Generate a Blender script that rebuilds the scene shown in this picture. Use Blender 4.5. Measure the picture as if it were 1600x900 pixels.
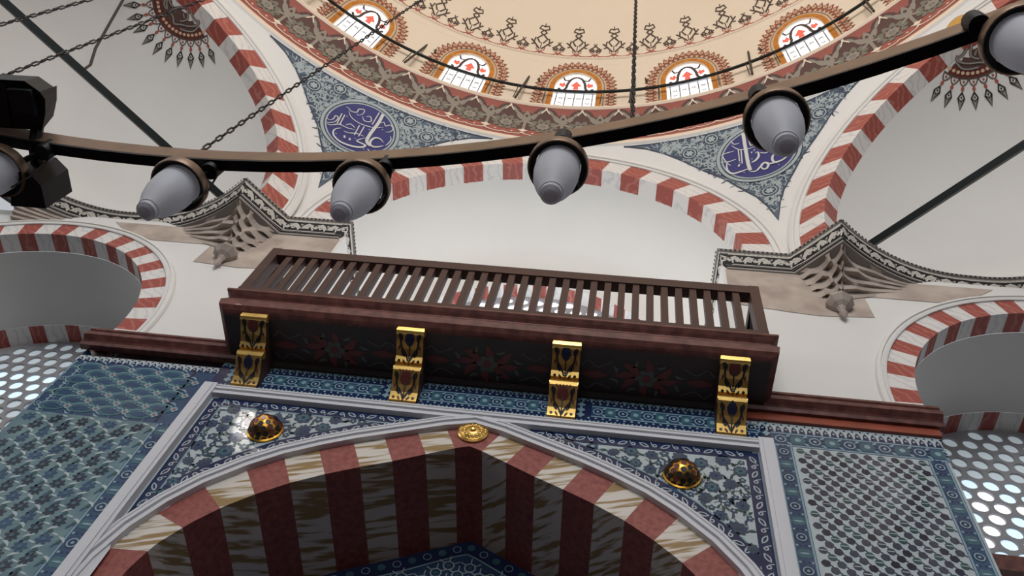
import bpy, math, random
from mathutils import Vector, Matrix
from mathutils.geometry import tessellate_polygon
random.seed(7)
S2 = math.sqrt(.5)
for o in list(bpy.data.objects): bpy.data.objects.remove(o)
C = bpy.context.scene.collection
SC = bpy.context.scene

# ------------------------------------------------------------------ camera
YAW, PITCH, ROLL, FOC = -0.2376, 1.0438, 0.2886, 1329.6
def cam_axes():
    y, p, r = YAW, PITCH, ROLL
    F = Vector((math.sin(y)*math.cos(p), math.cos(y)*math.cos(p), math.sin(p)))
    R = Vector((math.cos(y), -math.sin(y), 0)); U = R.cross(F)
    return (math.cos(r)*R+math.sin(r)*U), (-math.sin(r)*R+math.cos(r)*U), F
R_, U_, F_ = cam_axes()
cd = bpy.data.cameras.new('camera'); cam = bpy.data.objects.new('camera', cd); C.objects.link(cam)
cam.matrix_world = Matrix(((R_.x, U_.x, -F_.x, 1.0413), (R_.y, U_.y, -F_.y, -4.4388), (R_.z, U_.z, -F_.z, 1.6), (0, 0, 0, 1)))
cd.sensor_width = 36; cd.lens = 36*FOC/1600; cd.clip_end = 200; cd.clip_start = .02
SC.camera = cam

# ------------------------------------------------------------------ world and lights
w = bpy.data.worlds.new('world'); SC.world = w; w.use_nodes = True
bgn = w.node_tree.nodes['Background']; bgn.inputs[0].default_value = (.80, .83, .88, 1); bgn.inputs[1].default_value = .6
def area(name, loc, target, sx, sy, power, col):
    l = bpy.data.lights.new(name, 'AREA'); l.shape = 'RECTANGLE'; l.size = sx; l.size_y = sy; l.energy = power; l.color = col
    o = bpy.data.objects.new(name, l); C.objects.link(o); o.location = loc
    o.rotation_euler = (Vector(target)-Vector(loc)).to_track_quat('-Z', 'Y').to_euler(); return o
area('daylight_far_windows', (0, -15.5, 12), (0, 0, 11.5), 8, 3, 830, (.94, .97, 1))
area('daylight_west_windows', (-12, -7, 11), (4, 0, 9), 4, 3, 120, (1, .96, .92))
area('dome_warm_fill', (0, -9.5, 11.5), (0, -4, 18), 3, 3, 330, (1, .90, .78))  # added warm fill aimed up into the dome, no fitting hangs here
area('daylight_recess', (0, 1.25, 9.2), (0, .2, 12.6), 2.6, .8, 60, (.88, .95, 1))
area('low_cup_fill', (0, -14.6, 4.2), (0, -3, 4.5), 9, 2.2, 240, (.97, .98, 1))  # added fill lamp low behind the viewer, brightens the glass cups
def beam(tgt, power):
    l = bpy.data.lights.new('sunbeam', 'SPOT'); l.energy = power; l.spot_size = math.radians(1.0); l.spot_blend = .6; l.color = (1, .86, .74); l.shadow_soft_size = .01
    o = bpy.data.objects.new('sunbeam', l); C.objects.link(o); o.location = (-5.3, -5.9, 14.6)
    o.rotation_euler = (Vector(tgt)-o.location).to_track_quat('-Z', 'Y').to_euler()
for t, p in (((-1.90, 0, 6.87), 5000), ((-1.87, 0, 6.74), 6000), ((-1.83, 0, 6.60), 4500), ((-1.62, 0, 6.53), 3000)): beam(t, p)
SC.view_settings.view_transform = 'Standard'; SC.view_settings.look = 'None'
SC.view_settings.gamma = 1; SC.view_settings.use_curve_mapping = False
SC.view_settings.exposure = 0.0

# ------------------------------------------------------------------ materials
def srgb(c):
    return tuple(((x/255)/12.92 if x/255 <= .04045 else ((x/255+.055)/1.055)**2.4) for x in c)
MATS = {}
def mat(name, col, rough=.6, metal=0, var=.0, scale=4, emit=0, spec=.5, col2=None, kind=None, bump=0):
    m = bpy.data.materials.new(name); m.use_nodes = True; MATS[name] = m
    nt = m.node_tree; b = nt.nodes['Principled BSDF']; c = srgb(col)+(1,)
    b.inputs['Base Color'].default_value = c; b.inputs['Roughness'].default_value = rough
    b.inputs['Metallic'].default_value = metal; b.inputs['Specular IOR Level'].default_value = spec
    if emit:
        b.inputs['Emission Color'].default_value = c; b.inputs['Emission Strength'].default_value = emit
    if var or col2:
        tc = nt.nodes.new('ShaderNodeTexCoord'); mp = nt.nodes.new('ShaderNodeMapping'); nt.links.new(tc.outputs['Object'], mp.inputs[0])
        rp = nt.nodes.new('ShaderNodeValToRGB'); c2 = srgb(col2)+(1,) if col2 else tuple(x*(1-var) for x in c[:3])+(1,)
        if kind == 'vein':
            n = nt.nodes.new('ShaderNodeTexWave'); n.inputs['Scale'].default_value = scale; n.inputs['Distortion'].default_value = 9
            n.inputs['Detail'].default_value = 4; n.inputs['Detail Scale'].default_value = 1.3
            mp.inputs['Rotation'].default_value = (.4, .7, .3); out = n.outputs['Fac']
            rp.color_ramp.elements[0].position = .72; rp.color_ramp.elements[1].position = .98
        elif kind == 'brush':
            mp.inputs['Rotation'].default_value = (-.6, .28, 0)
            mp2 = nt.nodes.new('ShaderNodeMapping'); mp2.inputs['Scale'].default_value = (.22, .35, 3.2)
            nt.links.new(mp.outputs[0], mp2.inputs[0])
            n = nt.nodes.new('ShaderNodeTexNoise'); n.inputs['Scale'].default_value = scale; n.inputs['Detail'].default_value = 2
            out = n.outputs['Fac']; rp.color_ramp.elements[0].position = .48; rp.color_ramp.elements[1].position = .58
            nt.links.new(mp2.outputs[0], n.inputs['Vector'])
        else:
            n = nt.nodes.new('ShaderNodeTexNoise'); n.inputs['Scale'].default_value = scale; n.inputs['Detail'].default_value = 5
            out = n.outputs['Fac']; rp.color_ramp.elements[0].position = .35; rp.color_ramp.elements[1].position = .7
        if kind != 'brush': nt.links.new(mp.outputs[0], n.inputs['Vector'])
        rp.color_ramp.elements[0].color = c; rp.color_ramp.elements[1].color = c2
        nt.links.new(out, rp.inputs[0]); nt.links.new(rp.outputs[0], b.inputs['Base Color'])
        if bump:
            bp = nt.nodes.new('ShaderNodeBump'); bp.inputs['Strength'].default_value = bump; bp.inputs['Distance'].default_value = .01
            nt.links.new(out, bp.inputs['Height']); nt.links.new(bp.outputs[0], b.inputs['Normal'])
    return m
mat('plaster', (222, 220, 216), .85, var=.05, scale=.7)
mat('plaster_grey', (216, 213, 208), .85, var=.05, scale=.7)
mat('dome_cream', (228, 212, 190), .85, var=.04, scale=.6)
mat('marble_white', (222, 218, 213), .5, scale=3.2, col2=(204, 202, 202), kind='vein')
mat('marble_red', (156, 76, 66), .5, scale=3.4, col2=(174, 106, 94), kind='vein')
mat('brick_red', (156, 86, 78), .6, col2=(124, 62, 56), scale=22)
mat('brush_marble', (214, 206, 196), .5, col2=(150, 122, 76), kind='brush', scale=9)
mat('moulding_white', (206, 206, 210), .5)
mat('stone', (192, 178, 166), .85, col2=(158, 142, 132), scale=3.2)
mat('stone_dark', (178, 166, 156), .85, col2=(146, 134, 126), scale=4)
mat('frieze_white', (205, 200, 190), .7)
mat('frieze_black', (34, 30, 30), .7)
mat('frieze_grey', (140, 134, 128), .7)
mat('brown_marble', (84, 50, 45), .4, col2=(122, 76, 68), scale=11)
mat('orange_marble', (150, 72, 52), .4, var=.3, scale=5)
mat('wood_brown', (74, 48, 42), .5, var=.3, scale=3)
mat('wood_dark', (46, 38, 36), .6, var=.3, scale=3)
mat('wood_blue', (70, 76, 80), .6, var=.3, scale=3)
mat('paint_maroon', (104, 50, 44), .5, var=.3, scale=6)
mat('soffit_dark', (52, 48, 46), .5, col2=(70, 42, 40), scale=1.7)
mat('soffit_red', (112, 50, 46), .5)
mat('soffit_green', (92, 92, 84), .5)
mat('gold', (238, 196, 112), .32, .8, var=.2, scale=9)
mat('gold_deep', (226, 168, 70), .3, 1, var=.3, scale=14)
mat('paint_black', (26, 22, 26), .5)
mat('paint_navy', (30, 34, 60), .4)
mat('tile_white', (180, 192, 196), .12, var=.12, scale=9)
mat('tile_navy', (38, 50, 86), .12, var=.25, scale=8)
mat('tile_blue', (54, 80, 112), .12, var=.25, scale=7)
mat('tile_teal', (70, 108, 120), .12, var=.25, scale=7)
mat('tile_flower', (48, 64, 94), .12, col2=(66, 86, 98), scale=10)
mat('tile_leaf', (52, 84, 84), .12, var=.2, scale=10)
mat('tile_mint', (112, 140, 142), .12, col2=(80, 108, 122), scale=6)
mat('tile_dark', (40, 46, 62), .12, var=.2, scale=9)
mat('tile_disc', (66, 72, 88), .12, var=.3, scale=9)
mat('tile_red', (150, 78, 76), .12)
mat('tile_pale', (138, 166, 176), .12, var=.1, scale=9)
mat('pend_ground', (88, 104, 118), .6, col2=(66, 82, 100), scale=4)
mat('pend_pale', (160, 170, 172), .6)
mat('pend_dark', (46, 58, 78), .6)
mat('medallion_navy', (44, 46, 112), .5, var=.15, scale=4)
mat('script_white', (204, 204, 200), .6)
mat('band_red', (156, 88, 76), .75, var=.1, scale=3)
mat('band_brown', (88, 62, 56), .75)
mat('band_grey', (142, 134, 122), .75)
mat('band_green', (116, 114, 102), .75)
mat('band_cream', (226, 208, 188), .75)
mat('ochre', (202, 132, 44), .7, col2=(176, 104, 36), scale=12)
mat('lace_brown', (146, 78, 56), .75)
mat('lace_beige', (206, 176, 146), .75)
mat('lace_dark', (82, 64, 54), .75)
mat('lace_red', (158, 84, 72), .75)
mat('glass_sky', (246, 248, 255), .2, emit=1.1)
mat('glass_blue', (206, 226, 238), .15, emit=.85)
mat('glass_pale', (196, 208, 214), .15, emit=.35)
mat('glass_red', (214, 96, 78), .3, emit=.45)
mat('grille_white', (150, 148, 150), .6)
mat('iron', (38, 42, 42), .45, .6)
mat('iron_rust', (66, 58, 54), .6, .4)
mat('bronze', (150, 122, 98), .4, .5, var=.3, scale=12)
mat('black_metal', (18, 17, 18), .5, .3)
mat('black_plastic', (20, 21, 23), .55)
mat('black_plastic_face', (40, 42, 45), .5)
mat('carpet', (58, 34, 32), .95, var=.2, scale=3)
mg = mat('frosted_glass', (246, 246, 250), .5)
nt = mg.node_tree; tr = nt.nodes.new('ShaderNodeBsdfTranslucent'); tr.inputs[0].default_value = (.8, .82, .86, 1); mx = nt.nodes.new('ShaderNodeMixShader'); mx.inputs[0].default_value = .4
nt.links.new(nt.nodes['Principled BSDF'].outputs[0], mx.inputs[1]); nt.links.new(tr.outputs[0], mx.inputs[2]); nt.links.new(mx.outputs[0], nt.nodes['Material Output'].inputs[0])
mat('clear_glass', (236, 238, 242), .5)

# ------------------------------------------------------------------ mesh builder
class MB:
    def __init__(s): s.v = []; s.f = []; s.m = []; s.names = []
    def mi(s, n):
        if n not in s.names: s.names.append(n)
        return s.names.index(n)
    def poly(s, pts, m):
        i = len(s.v); s.v += [tuple(p) for p in pts]; s.f.append(tuple(range(i, i+len(pts)))); s.m.append(s.mi(m))
    def grid(s, rows, m, closed=False):
        # rows: list of lists of points; m: name or function(i,j)
        b = len(s.v); n = len(rows[0])
        for r in rows: s.v += [tuple(p) for p in r]
        for i in range(len(rows)-1):
            for j in range(n if closed else n-1):
                k = (j+1) % n
                s.f.append((b+i*n+j, b+i*n+k, b+(i+1)*n+k, b+(i+1)*n+j)); s.m.append(s.mi(m(i, j) if callable(m) else m))
    def box(s, x0, x1, y0, y1, z0, z1, m):
        b = len(s.v); s.v += [(x, y, z) for x in (x0, x1) for y in (y0, y1) for z in (z0, z1)]
        for f in ((0, 1, 3, 2), (4, 6, 7, 5), (0, 4, 5, 1), (2, 3, 7, 6), (0, 2, 6, 4), (1, 5, 7, 3)):
            s.f.append(tuple(b+i for i in f)); s.m.append(s.mi(m))
    def tube(s, pts, r, m, n=8, cap=True):
        pts = [Vector(p) for p in pts]; rows = []
        for i, p in enumerate(pts):
            t = (pts[min(i+1, len(pts)-1)]-pts[max(i-1, 0)]).normalized()
            a = t.cross(Vector((0, 0, 1)) if abs(t.z) < .9 else Vector((1, 0, 0))).normalized(); b_ = t.cross(a)
            rr = r[i] if isinstance(r, (list, tuple)) else r
            rows.append([p+rr*(math.cos(2*math.pi*k/n)*a+math.sin(2*math.pi*k/n)*b_) for k in range(n)])
        s.grid(rows, m, True)
        if cap: s.poly(rows[0][::-1], m); s.poly(rows[-1], m)
    def lathe(s, c, prof, m, n=24, axis=None):
        # prof: (r, h) list along axis
        ax = Vector(axis or (0, 0, 1)).normalized(); a = ax.orthogonal().normalized(); b_ = ax.cross(a); c = Vector(c)
        rows = [[c+ax*h+r*(math.cos(2*math.pi*k/n)*a+math.sin(2*math.pi*k/n)*b_) for k in range(n)] for r, h in prof]
        s.grid(rows, m, True)
    def region(s, loops, m, fn):
        # flat region with holes through fn(u, v)
        vs = [[Vector((u, v, 0)) for u, v in l] for l in loops]
        tri = tessellate_polygon(vs); flat = [q for l in loops for q in l]
        b = len(s.v); s.v += [tuple(fn(*q)) for q in flat]
        for t in tri: s.f.append(tuple(b+i for i in t)); s.m.append(s.mi(m))
    def build(s, name, parent=None, smooth=False, kind=None, recalc=False, merge=False):
        me = bpy.data.meshes.new(name); me.from_pydata(s.v, [], s.f)
        for n in s.names: me.materials.append(MATS[n])
        me.polygons.foreach_set('material_index', s.m)
        if recalc or merge:
            import bmesh
            bm = bmesh.new(); bm.from_mesh(me)
            if merge: bmesh.ops.remove_doubles(bm, verts=bm.verts, dist=1e-5)
            bmesh.ops.recalc_face_normals(bm, faces=bm.faces); bm.to_mesh(me); bm.free()
        if smooth: me.polygons.foreach_set('use_smooth', [True]*len(me.polygons))
        me.update()
        if smooth: me.set_sharp_from_angle(angle=math.radians(40))
        o = bpy.data.objects.new(name, me); C.objects.link(o)
        if parent is not None: o.parent = parent; o.matrix_parent_inverse = parent.matrix_world.inverted() if parent.type != 'EMPTY' else Matrix.Translation(-parent.location)
        if kind: o['kind'] = kind
        return o
def struct(mb, name, parent=None, **k): return mb.build(name, parent, kind=None if parent else 'structure', **k)
def tag(o, label, cat, group=None):
    o['label'] = label; o['category'] = cat
    if group: o['group'] = group
    return o
def thing(name, loc, label, cat, group=None):
    o = bpy.data.objects.new(name, None); C.objects.link(o); o.location = loc; o.empty_display_size = .1
    return tag(o, label, cat, group)

# ------------------------------------------------------------------ 2D pattern helpers (u, v) -> surface
def smooth_pts(pts, n=4):
    if len(pts) < 3: return list(pts)
    out = []
    P = [pts[0]]+list(pts)+[pts[-1]]
    for i in range(1, len(P)-2):
        a, b, c, d = P[i-1], P[i], P[i+1], P[i+2]
        for k in range(n):
            t = k/n
            out.append(tuple(.5*((2*b[q])+(-a[q]+c[q])*t+(2*a[q]-5*b[q]+4*c[q]-d[q])*t*t+(-a[q]+3*b[q]-3*c[q]+d[q])*t**3) for q in (0, 1)))
    out.append(pts[-1]); return out
class Pat:
    def __init__(s, mb, fn, curved=False): s.mb = mb; s.fn = fn; s.curved = curved
    def P(s, pts, m, o=.002): s.mb.poly([s.fn(u, v, o) for u, v in pts], m)
    def blob(s, u, v, r, m, o=.002, ry=None, rot=0, n=12, lobes=0, amp=0):
        ry = ry or r; ps = []
        if lobes: n = lobes*4
        for k in range(n):
            a = 2*math.pi*k/n; q = 1+(amp*abs(math.cos(lobes*a/2))-amp/2 if lobes else 0)
            x, y = r*q*math.cos(a), ry*q*math.sin(a)
            ps.append((u+x*math.cos(rot)-y*math.sin(rot), v+x*math.sin(rot)+y*math.cos(rot)))
        if s.curved and max(r, ry) > .05:
            K = max(2, int(max(r, ry)/.06)); rows = [[s.fn(u+(x-u)*t/K, v+(y-v)*t/K, o) for x, y in ps] for t in range(1, K+1)]
            s.P([(u+(x-u)/K, v+(y-v)/K) for x, y in ps], m, o); s.mb.grid(rows, m, True)
        else: s.P(ps, m, o)
    def ring(s, u, v, r0, r1, m, o=.002, n=24, a0=0, a1=2*math.pi, k=1):
        for i in range(n):
            a = a0+(a1-a0)*i/n; b = a0+(a1-a0)*(i+1)/n
            s.P([(u+r0*math.cos(a), v+k*r0*math.sin(a)), (u+r1*math.cos(a), v+k*r1*math.sin(a)), (u+r1*math.cos(b), v+k*r1*math.sin(b)), (u+r0*math.cos(b), v+k*r0*math.sin(b))], m, o)
    def leaf(s, u, v, L, W, rot, m, o=.002, curve=0):
        up = []; dn = []
        for k in range(6):
            t = k/5; x = (t-.5)*L; h = W/2*math.sin(math.pi*t)**.8; c = curve*L*(1-(2*t-1)**2)
            up.append((x, c+h)); dn.append((x, c-h))
        ca, sa = math.cos(rot), math.sin(rot)
        s.mb.grid([[s.fn(u+x*ca-y*sa, v+x*sa+y*ca, o) for x, y in q] for q in (up, dn)], m)
    def line(s, pts, w, m, o=.002, taper=False, sm=4):
        pts = smooth_pts(pts, sm) if sm > 1 else list(pts); n = len(pts); L = []; R = []
        for i, p in enumerate(pts):
            a = pts[max(i-1, 0)]; b = pts[min(i+1, n-1)]; dx, dy = b[0]-a[0], b[1]-a[1]; d = math.hypot(dx, dy) or 1
            ww = w/2*((math.sin(math.pi*(i+.6)/(n+.2))**.6) if taper else 1)
            L.append((p[0]-dy/d*ww, p[1]+dx/d*ww)); R.append((p[0]+dy/d*ww, p[1]-dx/d*ww))
        for i in range(n-1): s.P([L[i], L[i+1], R[i+1], R[i]], m, o)
    def flower(s, u, v, r, o=.003, rot=0, k=0):
        s.blob(u, v, r, 'tile_flower', o, lobes=(8, 10, 7)[k % 3], amp=.22, rot=rot, ry=r*(1, .8, .9)[k % 3])
        s.blob(u, v, r*.6, ('tile_blue', 'tile_flower', 'tile_teal')[k % 3], o+.0015, lobes=6, amp=.3, rot=rot+.3)
        s.blob(u, v, r*.22, ('tile_dark', 'tile_disc', 'tile_navy')[k % 3], o+.003)
def inside(p, poly):
    x, y = p; c = False; n = len(poly)
    for i in range(n):
        x1, y1 = poly[i]; x2, y2 = poly[i-1]
        if (y1 > y) != (y2 > y) and x < (x2-x1)*(y-y1)/(y2-y1)+x1: c = not c
    return c
def edge_dist(p, poly):
    d = 9
    for i in range(len(poly)):
        x1, y1 = poly[i-1]; x2, y2 = poly[i]; L = (x2-x1)**2+(y2-y1)**2 or 1e-9
        t = max(0, min(1, ((p[0]-x1)*(x2-x1)+(p[1]-y1)*(y2-y1))/L))
        d = min(d, math.hypot(p[0]-x1-t*(x2-x1), p[1]-y1-t*(y2-y1)))
    return d
def interp(x, T):
    for (a, b), (c, d) in zip(T, T[1:]):
        if x <= c: return b+(d-b)*(x-a)/(c-a)
    return T[-1][1]
def offset_line(pts, d):
    out = []
    for i, p in enumerate(pts):
        a = pts[max(i-1, 0)]; b = pts[min(i+1, len(pts)-1)]; dx, dy = b[0]-a[0], b[1]-a[1]; L = math.hypot(dx, dy)
        out.append((p[0]-dy/L*d, p[1]+dx/L*d))
    return out
def resample(pts, step):
    out = [pts[0]]; acc = 0
    for a, b in zip(pts, pts[1:]):
        L = math.hypot(b[0]-a[0], b[1]-a[1]); t = step-acc
        while t <= L:
            out.append((a[0]+(b[0]-a[0])*t/L, a[1]+(b[1]-a[1])*t/L)); t += step
        acc = (acc+L) % step
    return out

# ================================================================== SETTING
APO = 7.3; A2 = APO*math.tan(math.pi/8); UW = .12; HC = 10.77
mb = MB(); mb.box(-16, 16, -22, 6, -.1, 0, 'carpet'); struct(mb, 'floor')
mb = MB(); mb.box(-11, 11, -15.2, -14.9, 0, 8.6, 'tile_blue'); struct(mb, 'wall_back')
for sg, nm in ((-1, 'wall_left'), (1, 'wall_right')):
    mb = MB(); mb.box(min(sg*10.7, sg*11), max(sg*10.7, sg*11), -14.9, 3, 0, 8.2, 'tile_blue'); struct(mb, nm)
mb = MB(); mb.box(-11, 11, 2.6, 2.8, 0, 8.2, 'plaster_grey'); struct(mb, 'wall_front_outer')

# ------------------------------------------------------------------ lower tiled wall with the big pointed arch
EXT = [(0, 7.07), (.24, 7.0), (.5, 6.89), (.9, 6.725), (1.15, 6.6), (1.4, 6.455), (1.62, 6.285), (1.86, 6.05), (2.03, 5.82), (2.17, 5.55), (2.26, 5.25), (2.3, 4.9), (2.3, 2)]
INT = [(0, 6.83), (.1, 6.79), (.31, 6.685), (.55, 6.56), (.79, 6.45), (1.02, 6.335), (1.25, 6.2), (1.45, 6.05), (1.64, 5.88), (1.79, 5.70), (1.94, 5.465), (2.01, 5.23), (2.05, 4.9), (2.05, 2)]
JI = [0, .11, .322, .56, .788, 1.028, 1.255, 1.465, 1.655, 1.83, 1.96, 2.03]     # joints on the intrados (x)
JO = [0, .22, .44, .69, .92, 1.165, 1.40, 1.63, 1.86, 2.07, 2.22, 2.29]
def zi(x): return interp(x, INT)
def ze(x): return interp(x, EXT)
mb = MB()
def W0(u, v, o=0): return (u, -o, v)
ARCH_D = 1.05
for sg in (-1, 1):
    for j in range(len(JI)-1):
        m = 'brick_red' if j % 2 == 0 else 'brush_marble'
        n = 4; ti = [JI[j]+(JI[j+1]-JI[j])*k/n for k in range(n+1)]; to = [JO[j]+(JO[j+1]-JO[j])*k/n for k in range(n+1)]
        inn = [(sg*x, zi(x)) for x in ti]; out = [(sg*x, ze(x)) for x in to]
        mb.grid([[W0(*p) for p in inn], [W0(*p) for p in out]], m)
        mb.grid([[W0(*p) for p in inn], [(p[0], ARCH_D, p[1]) for p in inn]], m)
    z0 = zi(JI[-1]); k = 0
    while z0 > 2:
        z1 = z0-.32; m = 'brick_red' if k % 2 else 'brush_marble'; k += 1
        mb.grid([[(sg*2.04, 0, z0), (sg*2.04, 0, z1)], [(sg*2.3, 0, z0), (sg*2.3, 0, z1)]], m)
        mb.grid([[(sg*2.04, 0, z0), (sg*2.04, 0, z1)], [(sg*2.04, ARCH_D, z0), (sg*2.04, ARCH_D, z1)]], m); z0 = z1
struct(mb, 'wall_front_arch', recalc=False)

# tympanum behind the arch
mb = MB(); WT = lambda u, v, o=0: (u, ARCH_D-o, v)
tp = [(x, zi(x)) for x, _ in INT]; full = [(-x, z) for x, z in tp[::-1]]+tp[1:]
mb.region([full], 'tile_navy', lambda u, v: (u, ARCH_D, v))
inn = [(x*.93, z-.16) for x, z in full]
mb.region([[(x*.945, z-.145) for x, z in full]], 'tile_pale', lambda u, v: (u, ARCH_D-.003, v))
mb.region([inn], 'tile_blue', lambda u, v: (u, ARCH_D-.005, v))
pt = Pat(mb, WT)
r = 0
v = 5.9
while v < 6.75:
    u = -1.3+(.09 if r % 2 else 0)
    while u < 1.3:
        if inside((u, v), inn) and edge_dist((u, v), inn) > .05:
            pt.ring(u, v, .04, .052, 'tile_white', .008, n=8); pt.blob(u, v, .022, 'tile_teal', .008, n=6)
            for a in range(3): 
                q = a*math.pi/3+.5; pt.line([(u+.04*math.cos(q), v+.04*math.sin(q)), (u+.1*math.cos(q), v+.1*math.sin(q))], .01, 'tile_white', .009, sm=1)
        u += .18
    v += .09; r += 1
bl = resample(offset_line([p for p in full if p[1] > 5.2], -.07), .13)
for k, p in enumerate(bl):
    pt.ring(p[0], p[1], .03, .038, 'tile_pale', .006, n=8) if k % 2 else pt.blob(p[0], p[1], .035, 'tile_teal', .006)
struct(mb, 'wall_tympanum')

# frame mouldings (white marble fillets) : profile swept along the pointed arch and around the spandrels
def sweep(mb, path, prof, m, fn):
    # path in (u,v); prof list of (across, out); across is to the left of the travel direction
    rows = [[fn(p[0], p[1], o) for p in offset_line(path, a)] for a, o in prof]
    mb.grid(rows, m)
mb = MB()
full = [(-x, z) for x, z in EXT[::-1]]+EXT[1:]
flat = []
for a, b in zip(full, full[1:]):
    flat += [(a[0]+(b[0]-a[0])*k/3, a[1]+(b[1]-a[1])*k/3) for k in range(3)]
flat.append(full[-1])
PRO = [(0, 0), (0, .05), (.03, .055), (.034, .035), (.05, .035), (.054, .06), (.08, .06), (.084, .04), (.1, .04), (.104, .05), (.125, .045), (.125, 0)]
sweep(mb, flat, PRO, 'moulding_white', W0)
top = [(-2.415, 7.12), (2.405, 7.12)]
sweep(mb, top, PRO, 'moulding_white', W0)
for x0, x1 in ((-2.42, -2.30), (2.29, 2.41)):
    mb.box(x0, x1, -.067, 0, 2, 7.238, 'moulding_white'); mb.box(x0+.03, x1-.03, -.078, -.066, 2, 7.22, 'moulding_white')
struct(mb, 'trim_1')

# spandrel tiles
mb = MB(); pt = Pat(mb, W0); CH = [0]
def chain(pt, path, w=.1, step=.085, o=.004):
    # navy border strip with white leaf loops and rings
    CH[0] += .00025; rows = [[pt.fn(p[0], p[1], .002+CH[0]) for p in offset_line(path, a)] for a in (-w/2, w/2)]; pt.mb.grid(rows, 'tile_navy')
    for a in (w/2, w/2+.012):
        pass
    pt.line(offset_line(path, w/2+.008), .014, 'tile_pale', .003, sm=1)
    ps = resample(path, step)
    for k in range(1, len(ps)-1):
        p = ps[k]; a = math.atan2(ps[k+1][1]-ps[k-1][1], ps[k+1][0]-ps[k-1][0])
        if k % 2:
            rot = a+(.5 if k % 4 == 1 else -.5)
            pt.leaf(p[0], p[1], w*.95, w*.42, rot, 'tile_white', o); pt.leaf(p[0], p[1], w*.66, w*.2, rot, 'tile_navy', o+.0015)
        else:
            pt.ring(p[0], p[1], w*.1, w*.2, 'tile_white', o, n=8)
            pt.line([(p[0]-w*.5*math.cos(a-.9), p[1]-w*.5*math.sin(a-.9)), (p[0]-w*.2*math.cos(a), p[1]-w*.2*math.sin(a))], w*.07, 'tile_white', o, sm=1)
for sg in (-1, 1):
    rng = random.Random(11 if sg > 0 else 12)
    eo = [p for p in offset_line(EXT, .12) if .1 < p[0] < 2.285 and p[1] > 5.0]
    eo = [(x, min(z, 7.12)) for x, z in eo]
    reg = [(sg*.25, 7.12)]+[(sg*x, z) for x, z in eo if x > .3]+[(sg*2.3, 5.1), (sg*2.3, 7.12)]
    mb.region([reg], 'tile_white', lambda u, v: (u, 0, v))
    mb.region([[(sg*2.3, 2), (sg*2.3, 5.2), (sg*2.26, 5.2), (sg*2.26, 2)]], 'tile_navy', lambda u, v: (u, -.0006, v))
    mb.region([[(sg*2.32, 2), (sg*2.32, 5.62), (sg*2.2, 5.35), (sg*2.2, 2)]], 'moulding_white', lambda u, v: (u, -.034, v))
    pth = [(sg*.45, 7.065), (sg*1.2, 7.065), (sg*2.24, 7.065)]
    chain(pt, pth if sg < 0 else pth[::-1] if False else pth, .1 if sg > 0 else .1)
    p2 = [(sg*2.235, 7.1), (sg*2.235, 6.2), (sg*2.235, 5.5)]
    chain(pt, p2 if sg < 0 else p2)
    e3 = [(sg*x, z) for x, z in offset_line(EXT, .185) if .45 < x < 2.2 and z > 5.2]
    chain(pt, e3)
    inner = [(sg*.75, 7.0)]+[(sg*x, z) for x, z in offset_line(EXT, .25) if .8 < x < 2.14 and z > 5.4]+[(sg*2.17, 5.6), (sg*2.17, 7.0)]
    placed = []
    for att in range(7000):
        u = sg*rng.uniform(.5, 2.17); v = rng.uniform(5.5, 7.0); r = rng.choice((.075, .06, .05)) if att < 1500 else rng.choice((.045, .035, .026))
        if not inside((u, v), inner) or edge_dist((u, v), inner) < r*.35: continue
        if any(math.hypot(u-a, v-b) < (r+c)*1.06+.010 for a, b, c in placed): continue
        placed.append((u, v, r))
    for k, (u, v, r) in enumerate(placed):
        if r > .045: pt.flower(u, v, r, rot=rng.uniform(0, 3), k=k)
        else: pt.blob(u, v, r, 'tile_flower', .003, lobes=5, amp=.4, rot=rng.uniform(0, 3)); pt.blob(u, v, r*.4, 'tile_pale', .005, n=6)
        a = rng.uniform(0, 6.3)
        for q in range(3):
            aa = a+q*2.1+rng.uniform(-.4, .4); x = u+math.cos(aa)*(r+.03); y = v+math.sin(aa)*(r+.03)
            if inside((x, y), inner) and not any(math.hypot(x-c[0], y-c[1]) < c[2] for c in placed):
                pt.leaf(x, y, rng.uniform(.05, .085), .022, aa+rng.uniform(-.9, .9), 'tile_leaf' if q else 'tile_flower', .0025, curve=rng.uniform(-.2, .2))
                pt.line([(u, v), (x, y), (x+.05*math.cos(aa+.8), y+.05*math.sin(aa+.8))], .005, 'tile_dark', .0022)
    for q in range(5):
        u = sg*rng.uniform(1.3, 2.0); v = rng.uniform(6.3, 6.95)
        if inside((u, v), inner): pt.leaf(u, v, .2, .05, rng.uniform(0, 3), 'tile_blue', .0065, curve=.22)
struct(mb, 'wall_spandrel_tiles')

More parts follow.
